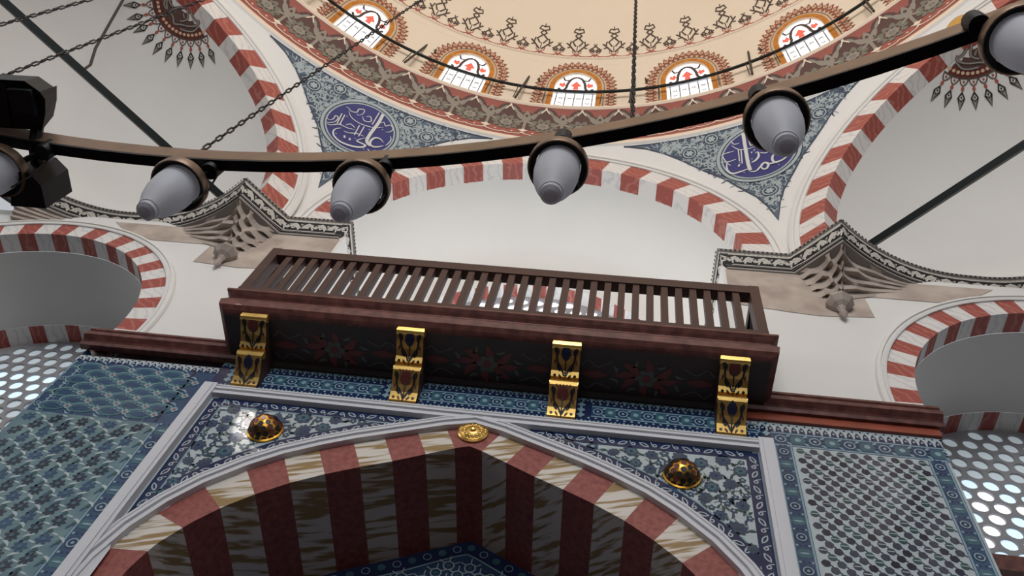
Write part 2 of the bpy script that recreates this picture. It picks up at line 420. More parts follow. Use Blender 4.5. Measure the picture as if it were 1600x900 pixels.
# pier tiles, right: disc lattice; left: two patterned panels; band under the balcony
mb = MB(); pt = Pat(mb, W0)
def bandH(x0, x1, z0, z1, step=.13):
    mb.region([[(x0, z0), (x1, z0), (x1, z1), (x0, z1)]], 'tile_blue', lambda u, v: (u, -.0019, v))
    zc = (z0+z1)/2; h = (z1-z0)
    pt.line([(x0, z0+.012), (x1, z0+.012)], .012, 'tile_pale', .002, sm=1); pt.line([(x0, z1-.012), (x1, z1-.012)], .012, 'tile_pale', .002, sm=1)
    n = max(1, int((x1-x0)/step))
    for k in range(n):
        u = x0+(k+.5)*(x1-x0)/n
        if k % 2: pt.blob(u, zc, h*.36, 'tile_teal', .003, ry=h*.3, lobes=6, amp=.2); pt.blob(u, zc, h*.14, 'tile_pale', .005)
        else:
            pt.blob(u, zc, h*.3, 'tile_navy', .003); pt.ring(u, zc, h*.2, h*.27, 'tile_pale', .004, n=12); pt.blob(u, zc, h*.09, 'tile_pale', .004, n=6)
        for q in (-1, 1):
            pt.leaf(u+step/2, zc+q*h*.28, h*.3, h*.12, q*.7, 'tile_pale', .003); pt.leaf(u+step/2, zc+q*h*.1, h*.22, h*.1, -q*.7, 'tile_navy', .0035)
def bandV(x0, x1, z0, z1, step=.15):
    mb.region([[(x0, z0), (x1, z0), (x1, z1), (x0, z1)]], 'tile_blue', lambda u, v: (u, -.0015, v))
    xc = (x0+x1)/2; h = x1-x0
    for x in (x0+.012, x1-.012): pt.line([(x, z0), (x, z1)], .014, 'tile_pale', .002, sm=1)
    n = int((z1-z0)/step)
    for k in range(n):
        v = z0+(k+.5)*(z1-z0)/n
        if k % 2: pt.blob(xc, v, h*.36, 'tile_teal', .003, ry=h*.28, lobes=6, amp=.2); pt.leaf(xc, v, h*.5, h*.12, 0, 'tile_pale', .005)
        else: pt.blob(xc, v, h*.32, 'tile_navy', .003); pt.ring(xc, v, h*.19, h*.26, 'tile_pale', .004, n=12); pt.blob(xc, v, h*.08, 'tile_pale', .004, n=6)
        for q in (-1, 1):
            pt.blob(xc+q*h*.28, v+step/2, h*.07, 'tile_pale', .003, n=6); pt.blob(xc+q*h*.12, v+step/2, h*.06, 'tile_navy', .003, n=6)
def scallopH(x0, x1, z0, z1, step=.062, up=True, m1='tile_white', m2='tile_navy'):
    mb.region([[(x0, z0), (x1, z0), (x1, z1), (x0, z1)]], m1, lambda u, v: (u, -.0023, v))
    n = int((x1-x0)/step); h = z1-z0; sgn = 1 if up else -1; zb = z0 if up else z1
    for k in range(n):
        u = x0+(k+.5)*(x1-x0)/n
        pt.P([(u-step*.42, zb), (u+step*.42, zb), (u+step*.3, zb+sgn*h*.45), (u, zb+sgn*h*.75), (u-step*.3, zb+sgn*h*.45)], m2, .003)
        pt.blob(u, zb+sgn*h*.32, step*.17, m1, .005, n=6)
        pt.blob(u+step/2, zb+sgn*h*.85, step*.16, m2, .004, n=6)
bg = [(-2.42, 2), (-2.42, 7.235)]
# right pier
X0, X1 = 2.42, 3.78
mb.region([[(X0, 2), (X1, 2), (X1, 7.53), (X0, 7.53)]], 'tile_white', lambda u, v: (u, 0, v))
scallopH(2.2, X1, 7.41, 7.52, up=True)
bandH(X0, X1, 7.235, 7.41); bandV(X0, X0+.15, 4.6, 7.24); bandV(X1-.17, X1-.02, 4.6, 7.24)
rng = random.Random(3); j = 0; z = 7.19
while z > 4.9:
    x = X0+.205+(.052 if j % 2 else 0); i = 0
    while x < X1-.2:
        q = rng.random()
        if (i+j//2) % 3 and True: pt.blob(x, z, .031, 'tile_disc' if q < .7 else 'tile_dark', .003, rot=q*6, lobes=5, amp=.12)
        else: pt.blob(x, z, .031, 'tile_leaf' if q < .5 else 'tile_disc', .003); pt.line([(x-.026, z), (x+.026, z)], .007, 'tile_white', .005, sm=1)
        pt.leaf(x+.036, z-.02, .03, .01, -.8, 'tile_dark', .003)
        x += .104; i += 1
    z -= .059; j += 1
# left pier
X0, X1 = -3.78, -2.42
mb.region([[(X0, 2), (X1, 2), (X1, 7.53), (X0, 7.53)]], 'tile_blue', lambda u, v: (u, 0, v))
scallopH(X0, X1, 7.45, 7.53, up=True)
mb.region([[(X0, 2), (X1, 2), (X1, 6.7), (X0, 6.7)]], 'tile_mint', lambda u, v: (u, -.001, v))
bandV(X1-.17, X1-.0, 4.6, 6.7, .17); bandV(X0+.0, X0+.12, 6.7, 7.44, .16)
pt.line([(-2.62, 6.72), (-2.62, 7.2), (-2.62, 7.44)], .02, 'tile_dark', .003, sm=1)
for i in range(4): pt.line([(X0+.3*i+.15, 6.7), (X0+.3*i+.15, 7.45)], .004, 'tile_pale', .002, sm=1)
j = 0; z = 7.36
while z > 6.74:
    x = X0+.2+(.13 if j % 2 else 0)
    while x < -2.56:
        pt.blob(x, z, .115, 'tile_teal', .003, ry=.062); pt.ring(x, z, .112, .125, 'tile_pale', .0035, n=14, k=.55, a0=.4, a1=4.2)
        pt.blob(x, z, .07, 'tile_blue', .005, ry=.03, lobes=6, amp=.3)
        pt.blob(x+.13, z+.01, .03, 'tile_pale', .005, lobes=4, amp=.5); pt.blob(x+.13, z+.01, .014, 'tile_red', .007, n=6)
        pt.leaf(x+.08, z+.07, .09, .02, -.5, 'tile_pale', .0045, curve=.2); pt.leaf(x-.08, z-.065, .08, .018, -.5, 'tile_pale', .0045, curve=-.2)
        x += .26
    z -= .095; j += 1
j = 0; z = 6.62
while z > 4.9:
    x = X0+.1+(.12 if j % 2 else 0); i = 0
    while x < -2.62:
        k = (i+j) % 3
        pt.blob(x, z, .05, 'tile_dark' if k else 'tile_blue', .003, lobes=7, amp=.55, rot=j*.4+i, ry=.04)
        pt.blob(x, z, .018, 'tile_teal', .005, n=6)
        pt.leaf(x+.12, z+.01, .09, .022, .5 if i % 2 else -.6, 'tile_white', .0025, curve=.15)
        pt.leaf(x+.1, z-.035, .07, .02, 1.1, 'tile_blue', .003); pt.leaf(x+.05, z+.055, .07, .016, -.3, 'tile_white', .0025)
        pt.blob(x+.12, z-.01, .02, 'tile_leaf', .004, n=6)
        x += .24; i += 1
    z -= .088; j += 1
# band below balcony
mb.region([[(-2.42, 7.2), (2.42, 7.2), (2.42, 7.66), (-2.42, 7.66)]], 'tile_navy', lambda u, v: (u, 0, v))
for a, b in ((-2.42, -.8), (-.78, .7), (.72, 2.42)):
    bandH(a+.22, b-.1, 7.36, 7.52, .105)
    for zz, up in ((7.25, False), (7.56, True)): scallopH(a, b, zz-.0, zz+.07, .07, up, 'tile_pale', 'tile_navy')
    for x in (a+.13, b-.04):
        for k in range(3): pt.blob(x, 7.38+k*.07, .028, 'tile_pale', .003, lobes=4, amp=.5)
    u = a+.2
    while u < b-.1: pt.blob(u, 7.345, .012, 'tile_pale', .003, n=6); pt.blob(u+.03, 7.545, .012, 'tile_pale', .003, n=6); u += .06
struct(mb, 'wall_front_tiles')
# orange marble strip and brown string course
mb = MB()
mb.box(2.2, 3.8, -.03, 0, 7.53, 7.64, 'orange_marble')
struct(mb, 'trim_2')
CORN = [(0, 0), (0, .06), (.03, .075), (.05, .05), (.07, .07), (.10, .115), (.14, .12), (.165, .09), (.17, .06), (.2, .10), (.225, .10), (.225, -.14)]
for i, (x0, x1) in enumerate(((-3.84, -2.2), (2.2, 3.84))):
    mb = MB()
    ends = [[(x, -o, 7.62+a) for a, o in CORN] for x in (x0, x1)]
    mb.grid(ends, 'brown_marble'); mb.poly(ends[0], 'brown_marble'); mb.poly(ends[1][::-1], 'brown_marble')
    out = (x0 if x0 < -3 else x1); sg = -1 if x0 < -3 else 1
    struct(mb, 'trim_%d' % (3+i))

# pier sides (jambs) below the side arches and the tiled wall's thickness
mb = MB()
for sg in (-1, 1):
    mb.grid([[(sg*3.78, 0, 2), (sg*3.78, 1.7, 2)], [(sg*3.78, 0, 7.66), (sg*3.78, 1.7, 7.66)]], 'tile_blue')
struct(mb, 'wall_pier_sides')

# ------------------------------------------------------------------ upper plaster wall with recess opening and two gallery arches
SCX, SCZ, SR = 5.68, 8.22, 1.83
def arcpts(cx, cz, r, a0, a1, n): return [(cx+r*math.cos(math.radians(a0+(a1-a0)*k/n)), cz+r*math.sin(math.radians(a0+(a1-a0)*k/n))) for k in range(n+1)]
RB = 2.25
mb = MB(); fnU = lambda u, v: (u, UW, v)
for sg in (-1, 1):
    arc = [(sg*x, z) for x, z in arcpts(SCX, SCZ, SR, 180, 0, 40)]
    loop = [(sg*RB, 7.7), (sg*RB, 10.6)]+[(sg*9, 10.6), (sg*9, 7.7)]+[(sg*(SCX+SR), 7.7)]+arc[::-1]+[(sg*(SCX-SR), 7.7)]
    mb.region([loop], 'plaster', fnU)
struct(mb, 'wall_front_upper')
# exposed stone zone under the corner cornice
mb = MB()
for sg in (-1, 1):
    mb.region([[(sg*x, z) for x, z in ((2.29, 9.72), (2.29, 10.5), (5.2, 10.5), (4.9, 10.24), (4.5, 10.1), (3.74, 10.1), (3.76, 9.66), (3.2, 9.6), (2.9, 9.63))]], 'stone', lambda u, v: (u, UW-.006, v))
struct(mb, 'wall_front_stone')

def ring_faces(mb, cx, cz, ri, ro, fn, pitch, redw, a0, a1, off=90, soff=None, mats=('marble_red', 'marble_white'), depth=.25):
    # alternate voussoirs from a0 to a1 on the face and (optionally) the soffit
    ang = []; k0 = int((a0-off)/pitch)-2
    for k in range(k0, k0+int((a1-a0)/pitch)+6):
        c = off+k*pitch; ang += [(c-redw/2, c+redw/2, mats[0]), (c+redw/2, c+pitch-redw/2, mats[1])]
    for s, e, m in ang:
        s = max(s, a0); e = min(e, a1)
        if e-s < .05: continue
        n = 3; A_ = [math.radians(s+(e-s)*k/n) for k in range(n+1)]
        if ro: mb.grid([[fn(cx+r*math.cos(a), cz+r*math.sin(a), 0) for a in A_] for r in (ri, ro)], m)
        if soff: mb.grid([[fn(cx+ri*math.cos(a), cz+ri*math.sin(a), -d) for a in A_] for d in soff], m)
def ring_mould(mb, cx, cz, r0, fn, a0, a1, prof, m='plaster', n=64, sg=1):
    A_ = [math.radians(a0+(a1-a0)*k/n) for k in range(n+1)]
    mb.grid([[fn(cx+(r0+a)*math.cos(t), cz+(r0+a)*math.sin(t), o) for t in A_] for a, o in prof], m)
RM = [(0, 0), (0, .02), (.02, .03), (.035, .03), (.04, .015), (.055, .015), (.06, .035), (.09, .03), (.1, 0)]
for i, sg in enumerate((-1, 1)):
    mb = MB()
    fn = lambda u, v, o=0, sg=sg: (sg*u, UW-.004-o, v)
    ring_faces(mb, SCX, SCZ, SR, SR+.25, fn, 12.6, 6.2, -14, 194, soff=(0, .24))
    ring_mould(mb, SCX, SCZ, SR+.25, fn, -14, 194, RM)
    # vault behind, second ring at its end
    A_ = [math.radians(-14+208*k/60) for k in range(61)]
    y0, y1, y2 = UW+.24, 1.42, 1.68
    mb.grid([[(sg*(SCX+SR*math.cos(a)), y, SCZ+SR*math.sin(a)) for a in A_] for y in (y0, y1)], 'plaster_grey')
    fb = lambda u, v, o=0, sg=sg: (sg*u, 1.42-o, v)
    ring_faces(mb, SCX, SCZ, SR-.002, None, fb, 14, 5.6, -14, 194, off=85, soff=(0, .26))
    struct(mb, 'wall_gallery_arch' if i == 0 else 'wall_gallery_arch.001', smooth=True)

# pierced lattice windows
def lattice_window(name, cx, yb, cz, r, zb, mglass, dx=.215, dz=.085*2, hr=.083, shift=0, glassfn=None):
    mb = MB(); gb = MB(); cells = []
    lim = [(cx+r, zb)]+[(cx+(r+.02)*math.cos(math.radians(a)), cz+(r+.02)*math.sin(math.radians(a))) for a in range(0, 181, 5)]+[(cx-r, zb)]
    j = 0; z = zb+dz/2
    while z < cz+r+.1:
        x = cx-r-dx+(dx/2 if j % 2 else 0)+shift
        while x < cx+r+dx:
            sq = []
            for q in range(16):
                a = 2*math.pi*(q+.5)/16; c, s_ = math.cos(a), math.sin(a); k = min(dx/2/abs(c) if abs(c) > 1e-6 else 9, dz/2/abs(s_) if abs(s_) > 1e-6 else 9)
                sq.append((c*k, s_*k))
            for q in (1, 5, 9, 13): sq[q] = (math.copysign(dx/2, sq[q][0]), math.copysign(dz/2, sq[q][1]))
            ok = inside((x, z), lim) and edge_dist((x, z), lim) > hr*.8
            ci = [(hr*math.cos(2*math.pi*(q+.5)/16), hr*.98*math.sin(2*math.pi*(q+.5)/16)) for q in range(16)]
            out = [(x+p[0], yb, z+p[1]) for p in sq]
            if ok:
                cells.append((x, z)); mb.grid([out, [(x+p[0], yb, z+p[1]) for p in ci], [(x+p[0], yb+.035, z+p[1]) for p in ci]], 'grille_white', True)
            else: mb.poly([(x-dx/2, yb, z-dz/2), (x+dx/2, yb, z-dz/2), (x+dx/2, yb, z+dz/2), (x-dx/2, yb, z+dz/2)], 'grille_white')
            x += dx
        z += dz; j += 1
    w = struct(mb, name)
    for (x, z) in cells:
        m = glassfn(x, z) if glassfn else mglass
        gb.poly([(x+(hr+.01)*math.cos(2*math.pi*k/14), yb+.03-.004*math.sin(2*math.pi*k/14), z+(hr+.01)*math.sin(2*math.pi*k/14)) for k in range(14)], m)
    gb.build('window_glass', w)
rngw = random.Random(5)
lattice_window('window_1', -SCX, 1.68, SCZ, SR, 7.95, 'glass_pale', glassfn=lambda x, z: 'glass_pale' if (z > 9.3 or z < 8.75 or x > -5.35) else 'glass_blue')
lattice_window('window_2', SCX, 1.68, SCZ, SR, 7.95, 'glass_blue', glassfn=lambda x, z: 'glass_sky' if 8.2 < z < 8.9 and rngw.random() < .75 else ('glass_blue' if z < 9.1 else 'glass_pale'))
lattice_window('window_3', .02, 1.5, 10.15, 1.72, 8.6, 'glass_sky')
mb = MB()
for sg in (-1, 1): 
    mb.box(min(sg*3.78, sg*8.6), max(sg*3.78, sg*8.6), 1.56, 1.75, 7.74, 7.93, 'brown_marble'); mb.box(min(sg*3.78, sg*8.6), max(sg*3.78, sg*8.6), 1.68, 1.8, 2, 7.76, 'plaster_grey')
struct(mb, 'trim_5')

# ------------------------------------------------------------------ recess above the balcony
mb = MB()
ARZ, ARR = 10.9, 2.56
YB = 1.3
for sg in (-1, 1):
    mb.grid([[(sg*RB, UW, 7.9), (sg*RB, YB, 7.9)], [(sg*RB, UW, 10.6), (sg*RB, YB, 10.6)]], 'plaster')
# vault with a coved back
A_ = [math.radians(-2+184*k/64) for k in range(65)]
rows = [[(ARR*math.cos(a), UW+.25, ARZ+ARR*math.sin(a)) for a in A_]]
for k in range(11):
    t = k/10*math.pi/2; rr = ARR-.9*(1-math.cos(t)); yy = YB-.9+.9*math.sin(t)
    rows.append([(rr*math.cos(a), yy, ARZ+rr*math.sin(a)) for a in A_])
mb.grid(rows, 'plaster')
struct(mb, 'ceiling_recess', smooth=True)
mb = MB()
arc = arcpts(.02, 10.15, 1.74, 180, 0, 40)
loop = [(-2.3, 7.9), (-2.3, 10.8)]+[(1.7*math.cos(a), ARZ+1.7*math.sin(a)) for a in A_[::-1]][2:-2]+[(2.3, 10.8), (2.3, 7.9), (1.76, 7.9)]+arc[::-1]+[(-1.72, 7.9)]
mb.region([loop], 'plaster', lambda u, v: (u, YB, v))
fb = lambda u, v, o=0: (u, YB-o, v)
ring_faces(mb, .02, 10.15, 1.74, None, fb, 13.4, 6.4, 0, 180, off=90, soff=(0, .2))
mb.box(-2.3, 2.3, -.3, 1.6, 7.86, 7.9, 'plaster')
struct(mb, 'wall_recess_back')

# ------------------------------------------------------------------ octagon: arches, pendentives, semi-domes
AP2 = APO+UW; VX = AP2*math.tan(math.pi/8)
PR, PZ = 8.04, 10.99; RC = math.sqrt(PR*PR-AP2*AP2); ZRING = 14.26
def face_fn(th):
    n = Vector((math.sin(th), math.cos(th), 0)); u_ = Vector((math.cos(th), -math.sin(th), 0)); c = Vector((0, -APO, 0))
    return lambda u, v, o=0: c+n*(AP2-o)+u_*u+Vector((0, 0, v))
for fi, deg in enumerate((0, 45, -45, 90, -90)):
    fn = face_fn(math.radians(deg)); mb = MB()
    ops = [(ARR*math.cos(math.radians(a)), ARZ+ARR*math.sin(math.radians(a))) for a in range(-3, 184, 3)]
    top = [(x, PZ+math.sqrt(max(0, RC*RC-x*x))) for x in [VX*math.sin(math.radians(t)) for t in range(-90, 91, 4)]]
    loop = [(-VX, HC-.15)]+top+[(VX, HC-.15), (ops[0][0], HC-.15)]+ops+[(ops[-1][0], HC-.15)]
    mb.region([loop], 'plaster', fn)
    f2 = lambda u, v, o=0, fn=fn: fn(u, v, o+.006)
    ring_faces(mb, 0, ARZ, ARR, 2.9, f2, 13.3 if deg == 0 else 12.4, 6.7, -3, 183, soff=(0, .26))
    ring_mould(mb, 0, ARZ, 2.9, f2, -3, 183, [(0, 0), (0, .02), (.025, .03), (.03, .01), (.06, .012), (.065, .04), (.12, .05), (.14, .04), (.15, 0)])
    struct(mb, 'wall_octagon_arch' if fi == 0 else 'wall_octagon_arch.%03d' % fi, smooth=True)
def pend(az, z, o=0):
    r = math.sqrt(max(.1, PR*PR-(z-PZ)**2))-o; a = math.radians(az)
    return (r*math.sin(a), -APO+r*math.cos(a), z)
GT = [(0, 11.9), (.6, 12.3), (1.3, 12.56), (2.3, 12.78), (4, 13.14), (6, 13.42), (8, 13.7), (10, 13.92), (12, 14.06), (14.6, 14.15)]
CL =  [([(0.406,-0.09),(0.33,-0.044),(0.264,-0.065),(0.232,-0.136),(0.244,-0.226),(0.307,-0.256),(0.377,-0.211),(0.427,-0.148)],2),([(0.181,0.451),(0.188,0.244),(0.172,0.017),(0.173,-0.154),(0.203,-0.231),(0.265,-0.261)],3),([(0.144,-0.138),(0.069,-0.244),(0.064,-0.286),(0.144,-0.287),(0.199,-0.297),(0.172,-0.359),(0.078,-0.415),(-0.039,-0.445),(-0.157,-0.441),(-0.259,-0.387),(-0.301,-0.307),(-0.289,-0.232),(-0.234,-0.172)],2),([(-0.135,-0.319),(-0.11,-0.308)],3),([(-0.054,-0.319),(-0.029,-0.309)],3),([(0.116,0.455),(0.118,0.172)],1),([(-0.297,0.226),(-0.206,0.126),(-0.067,0.086),(0.065,0.098),(0.186,0.135),(0.29,0.217)],1),([(-0.076,0.25),(-0.013,0.175),(0.077,0.216),(0.033,0.304),(-0.021,0.266)],1),([(-0.37,0.266),(-0.317,0.271),(-0.255,0.235),(-0.177,0.27),(-0.178,0.342),(-0.1,0.376),(-0.091,0.286),(-0.149,0.207)],1),([(-0.351,0.108),(-0.324,-0.121)],1),([(-0.305,0.108),(-0.283,-0.112)],1),([(-0.528,-0.085),(-0.453,-0.133),(-0.408,-0.067),(-0.411,0.007),(-0.362,-0.002),(-0.362,-0.103),(-0.418,-0.178),(-0.468,-0.198)],1),([(-0.46,-0.216),(-0.386,-0.214),(-0.294,-0.121),(-0.163,-0.113),(-0.057,-0.079)],1),([(-0.036,0.049),(-0.02,-0.188)],1),([(0.034,0.064),(0.042,-0.177)],1),([(-0.183,-0.205),(-0.112,-0.198),(-0.004,-0.137),(0.11,-0.126)],1),([(-0.209,-0.075),(-0.161,-0.012),(-0.111,-0.022),(-0.073,-0.042)],1),([(0.212,0.26),(0.253,0.311),(0.307,0.252),(0.361,0.309),(0.427,0.257),(0.411,0.177),(0.351,0.138)],1),([(0.44,0.1),(0.48,0.03),(0.472,-0.07),(0.451,-0.133)],1),([(0.247,-0.349),(0.285,-0.371),(0.295,-0.439)],1),([(0.341,-0.331),(0.395,-0.298)],1)]
CR =  [([(-0.134,0.485),(-0.157,0.127),(-0.173,-0.169),(-0.168,-0.326)],3),([(-0.455,-0.043),(-0.466,-0.191),(-0.412,-0.291),(-0.31,-0.297),(-0.19,-0.277)],2),([(-0.185,-0.344),(-0.102,-0.372),(-0.035,-0.316),(0.035,-0.249),(0.084,-0.302),(0.041,-0.383),(-0.012,-0.354),(-0.01,-0.252)],2),([(0.057,-0.288),(0.141,-0.308),(0.257,-0.311),(0.353,-0.265)],2),([(0.22,-0.12),(0.167,-0.167),(0.15,-0.261),(0.194,-0.339)],2),([(-0.006,0.028),(-0.009,-0.072),(-0.066,-0.145),(-0.128,-0.165)],2),([(-0.309,-0.152),(-0.287,-0.162)],3),([(-0.094,0.046),(-0.08,0.04)],2),([(-0.049,0.08),(-0.038,0.074)],2),([(-0.039,0.014),(-0.028,0.009)],2),([(-0.337,0.305),(-0.255,0.184),(-0.139,0.143),(-0.016,0.146)],1),([(-0.257,0.172),(-0.278,-0.069)],1),([(-0.221,0.156),(-0.25,-0.133)],1),([(-0.513,0.155),(-0.427,0.17),(-0.318,0.174)],1),([(-0.539,0.015),(-0.422,-0.019),(-0.313,-0.003)],1),([(-0.491,0.146),(-0.475,0.04),(-0.418,-0.109)],1),([(0.017,-0.009),(0.099,-0.053),(0.167,-0.013)],1),([(-0.331,0.4),(-0.297,0.313),(-0.22,0.304)],1),([(-0.083,0.29),(-0.07,0.185),(-0.015,0.233)],1),([(0.06,0.145),(0.143,0.177),(0.216,0.086)],1),([(0.048,0.325),(0.118,0.363),(0.152,0.222),(0.098,0.1)],1),([(0.28,0.101),(0.341,-0.037),(0.291,-0.136)],1),([(-0.006,0.449),(0.079,0.481),(0.174,0.408)],1)]
CM =  [([(-0.236,0.429),(-0.192,0.516),(-0.127,0.533),(-0.195,0.454),(-0.193,0.368)],1),([(-0.087,0.526),(0.005,0.565),(0.065,0.619),(0.132,0.567),(0.225,0.504),(0.294,0.43),(0.315,0.356),(0.277,0.33)],1),([(0.17,0.611),(0.262,0.565),(0.331,0.491),(0.338,0.383)],1),([(-0.078,0.5),(-0.042,0.43),(0.002,0.368)],1),([(0.077,0.323),(0.157,0.424),(0.136,0.496),(0.102,0.531)],1),([(0.14,0.323),(0.218,0.359),(0.283,0.357)],1),([(0.07,0.414),(0.123,0.46)],1),([(-0.191,0.35),(-0.166,0.424),(-0.083,0.455)],1)]
PNAMES = {-67.5: 'wall_pendentive.002', -22.5: 'wall_pendentive', 22.5: 'wall_pendentive.001', 67.5: 'wall_pendentive.003'}
for az0 in (-67.5, -22.5, 22.5, 67.5):
    mb = MB(); cols = []
    for k in range(49):
        az = az0-22.5+45*k/48; d = ((az+22.5) % 45)-22.5; x = AP2*math.tan(math.radians(d))
        zb = PZ+math.sqrt(max(0, RC*RC-x*x)); zb = max(zb, 11.0)
        cols.append([pend(az, zb+(ZRING-zb)*q/14) for q in range(15)])
    mb.grid(cols, 'plaster')
    # vertical moulded bead at the foot
    pt = Pat(mb, pend)
    def q2(du, z): return az0+math.degrees(du/math.sqrt(PR*PR-(z-PZ)**2))
    L_ = [(az0-d, z) for d, z in GT[::-1]]+[(az0+d, z) for d, z in GT[1:]]
    top = [(az0+14.6-29.2*k/24, 14.15) for k in range(1, 24)]
    # fill as vertical strips
    ds = sorted(set([-d for d, _ in GT]+[d for d, _ in GT]+[x*.7 for x in range(-20, 21)]))
    for a, b in zip(ds, ds[1:]):
        za, zb = interp(abs(a), GT), interp(abs(b), GT)
        mb.grid([[pend(az0+a, za+(14.15-za)*q/8, .004) for q in range(9)], [pend(az0+b, zb+(14.15-zb)*q/8, .004) for q in range(9)]], 'pend_ground')
    poly = [(math.radians(a-az0)*7.6, z) for a, z in L_]
    loc = Pat(mb, lambda u, v, o=0: pend(az0+math.degrees(u/7.6), v, o), True)
    loc.line([p for p in poly], .02, 'pend_dark', .008, sm=1)
    loc.line([(-1.93, 14.14), (-1, 14.14), (0, 14.14), (1, 14.14), (1.93, 14.14)], .03, 'pend_dark', .008, sm=6)
    rng = random.Random(int(az0*10)); MZ = 13.47
    pl = poly+[(1.9, 14.15), (-1.9, 14.15)]
    n = 0; tries = 0
    while n < 900 and tries < 14000:
        tries += 1; u = rng.uniform(-1.85, 1.85); v = rng.uniform(11.95, 14.13)
        if not inside((u, v), poly) or edge_dist((u, v), poly) < .035 or v > 14.1: continue
        if math.hypot(u, v-MZ) < .56: continue
        n += 1; a = rng.uniform(0, 6.3); L = rng.uniform(.07, .15); c = rng.choice((-1, 1))*rng.uniform(.6, 1.6)
        pts = [(u+L*t*math.cos(a+c*t)-L/2*math.cos(a), v+L*t*math.sin(a+c*t)-L/2*math.sin(a)) for t in (0, .35, .7, 1)]
        if n % 3 == 0: loc.line(pts, .022, 'pend_dark', .006, True, 2)
        elif n % 7 == 0: loc.blob(u, v, .03, 'pend_pale', .009, lobes=5, amp=.5)
        else: loc.line(pts, rng.uniform(.012, .022), 'pend_pale', .008+.0004*(n % 5), True, 2)
    for ru, rv in ((-.95, 13.82), (.95, 13.82), (0, 12.62), (-.6, 14.02), (.6, 14.02)):
        if inside((ru, rv), poly): loc.blob(ru, rv, .12, 'pend_dark', .011); loc.ring(ru, rv, .08, .1, 'pend_pale', .013, n=14); loc.blob(ru, rv, .05, 'pend_pale', .013, lobes=6, amp=.5)
    loc.blob(0, MZ, .60, 'pend_dark', .014, n=40); loc.ring(0, MZ, .545, .59, 'pend_pale', .017, n=44); loc.ring(0, MZ, .5, .525, 'pend_pale', .017, n=44)
    loc.blob(0, MZ, .5, 'medallion_navy', .018, n=40)
    for pts, w_ in (CL if az0 < 0 else CR):
        loc.line([(x, MZ+z) for x, z in pts], (.016, .034, .05)[w_-1], 'script_white', .024+w_*.002, w_ < 3 and len(pts) > 2, 4)
    for k in range(14):
        a = rng.uniform(0, 6.3); r = rng.uniform(.1, .45); loc.blob(r*math.cos(a), MZ+r*math.sin(a), .009, 'script_white', .021, n=6)
    struct(mb, PNAMES[az0], smooth=True)

def semi(deg, r=2.585):
    th = math.radians(deg); n = Vector((math.sin(th), math.cos(th), 0)); u_ = Vector((math.cos(th), -math.sin(th), 0)); c = Vector((0, -APO, ARZ))+n*APO
    def f(lat, inw, o=0):
        q = r-o; z = math.sqrt(max(0, q*q-lat*lat-inw*inw)); return c+u_*lat+n*inw+Vector((0, 0, z))
    return n, u_, c, f
for fi, deg in enumerate((45, -45)):
    r = 2.585; n, u_, c, f = semi(deg, r); mb = MB(); rows = []
    a0 = math.asin(.36/r)
    for k in range(-3, 25):
        e = math.radians(90*k/24) if k > 0 else 0; row = []
        for j in range(49):
            ce = math.cos(e)
            lo = math.asin(min(1, .36/(r*ce))) if ce > .15 else math.pi/2
            a = lo+(math.pi-2*lo)*j/48
            row.append(c+r*(ce*math.cos(a)*u_+ce*math.sin(a)*n)+Vector((0, 0, r*math.sin(e)+min(0, k)*.12)))
        rows.append(row)
    mb.grid(rows, 'plaster')
    # crown medallion painted on the semi-dome
    pt = Pat(mb, f); mu, mv = (0, .27)
    def vis(u, v): return v > .38
    def cring(r0, r1, m, o, k=60):
        for i in range(k):
            a, b = 2*math.pi*i/k, 2*math.pi*(i+1)/k
            P_ = [(mu+r0*math.cos(a), mv+r0*math.sin(a)), (mu+r1*math.cos(a), mv+r1*math.sin(a)), (mu+r1*math.cos(b), mv+r1*math.sin(b)), (mu+r0*math.cos(b), mv+r0*math.sin(b))]
            if all(p[1] > .36 for p in P_): pt.P(P_, m, o)
    for r0 in (0, .12, .22): cring(r0, r0+.13, 'band_brown', .004)
    cring(.34, .36, 'lace_dark', .006); cring(.36, .47, 'paint_maroon', .005); cring(.47, .49, 'lace_dark', .006)
    for k in range(44):
        a = 2*math.pi*k/44; x, y = mu+.415*math.cos(a), mv+.415*math.sin(a)
        if vis(x, y): pt.blob(x, y, .024, 'lace_beige', .008, n=6)
    for pts, w_ in CM:
        q = [(x-.04 if deg < 0 else -(x-.04), y-.01) for x, y in pts]
        pt.line(q, .036, 'lace_dark', .009, False, 3); pt.line(q, .02, 'frieze_grey', .012, False, 3)
    for k in range(28):
        a = 2*math.pi*(k+.5)/28; ca, sa = math.cos(a), math.sin(a)
        def rp(rr, t, ca=ca, sa=sa): return (mu+rr*ca-t*sa, mv+rr*sa+t*ca)
        if not vis(*rp(.86, 0)) or not vis(*rp(.5, .05)) or not vis(*rp(.5, -.05)): continue
        pt.line([rp(.49, -.05), rp(.54, -.035), rp(.57, 0), rp(.54, .035), rp(.49, .05)], .014, 'lace_dark', .006, False, 2)
        pt.blob(*rp(.52, 0), .016, 'lace_red', .008, n=6)
        pt.P([rp(.57, -.008), rp(.61, -.022), rp(.65, 0), rp(.61, .022), rp(.57, .008)], 'lace_red', .007)
        pt.line([rp(.65, 0), rp(.72, -.04), rp(.86, 0), rp(.72, .04), rp(.65, 0)], .018, 'frieze_black', .008, False, 1)
        pt.P([rp(.74, -.022), rp(.84, 0), rp(.74, .022)], 'frieze_grey', .009); pt.line([rp(.72, -.035), rp(.76, 0), rp(.72, .035)], .012, 'frieze_black', .012, sm=1)
        pt.blob(*rp(.71, 0), .012, 'frieze_black', .011, n=6)
    struct(mb, 'ceiling_semidome' if fi == 0 else 'ceiling_semidome.001', smooth=True)

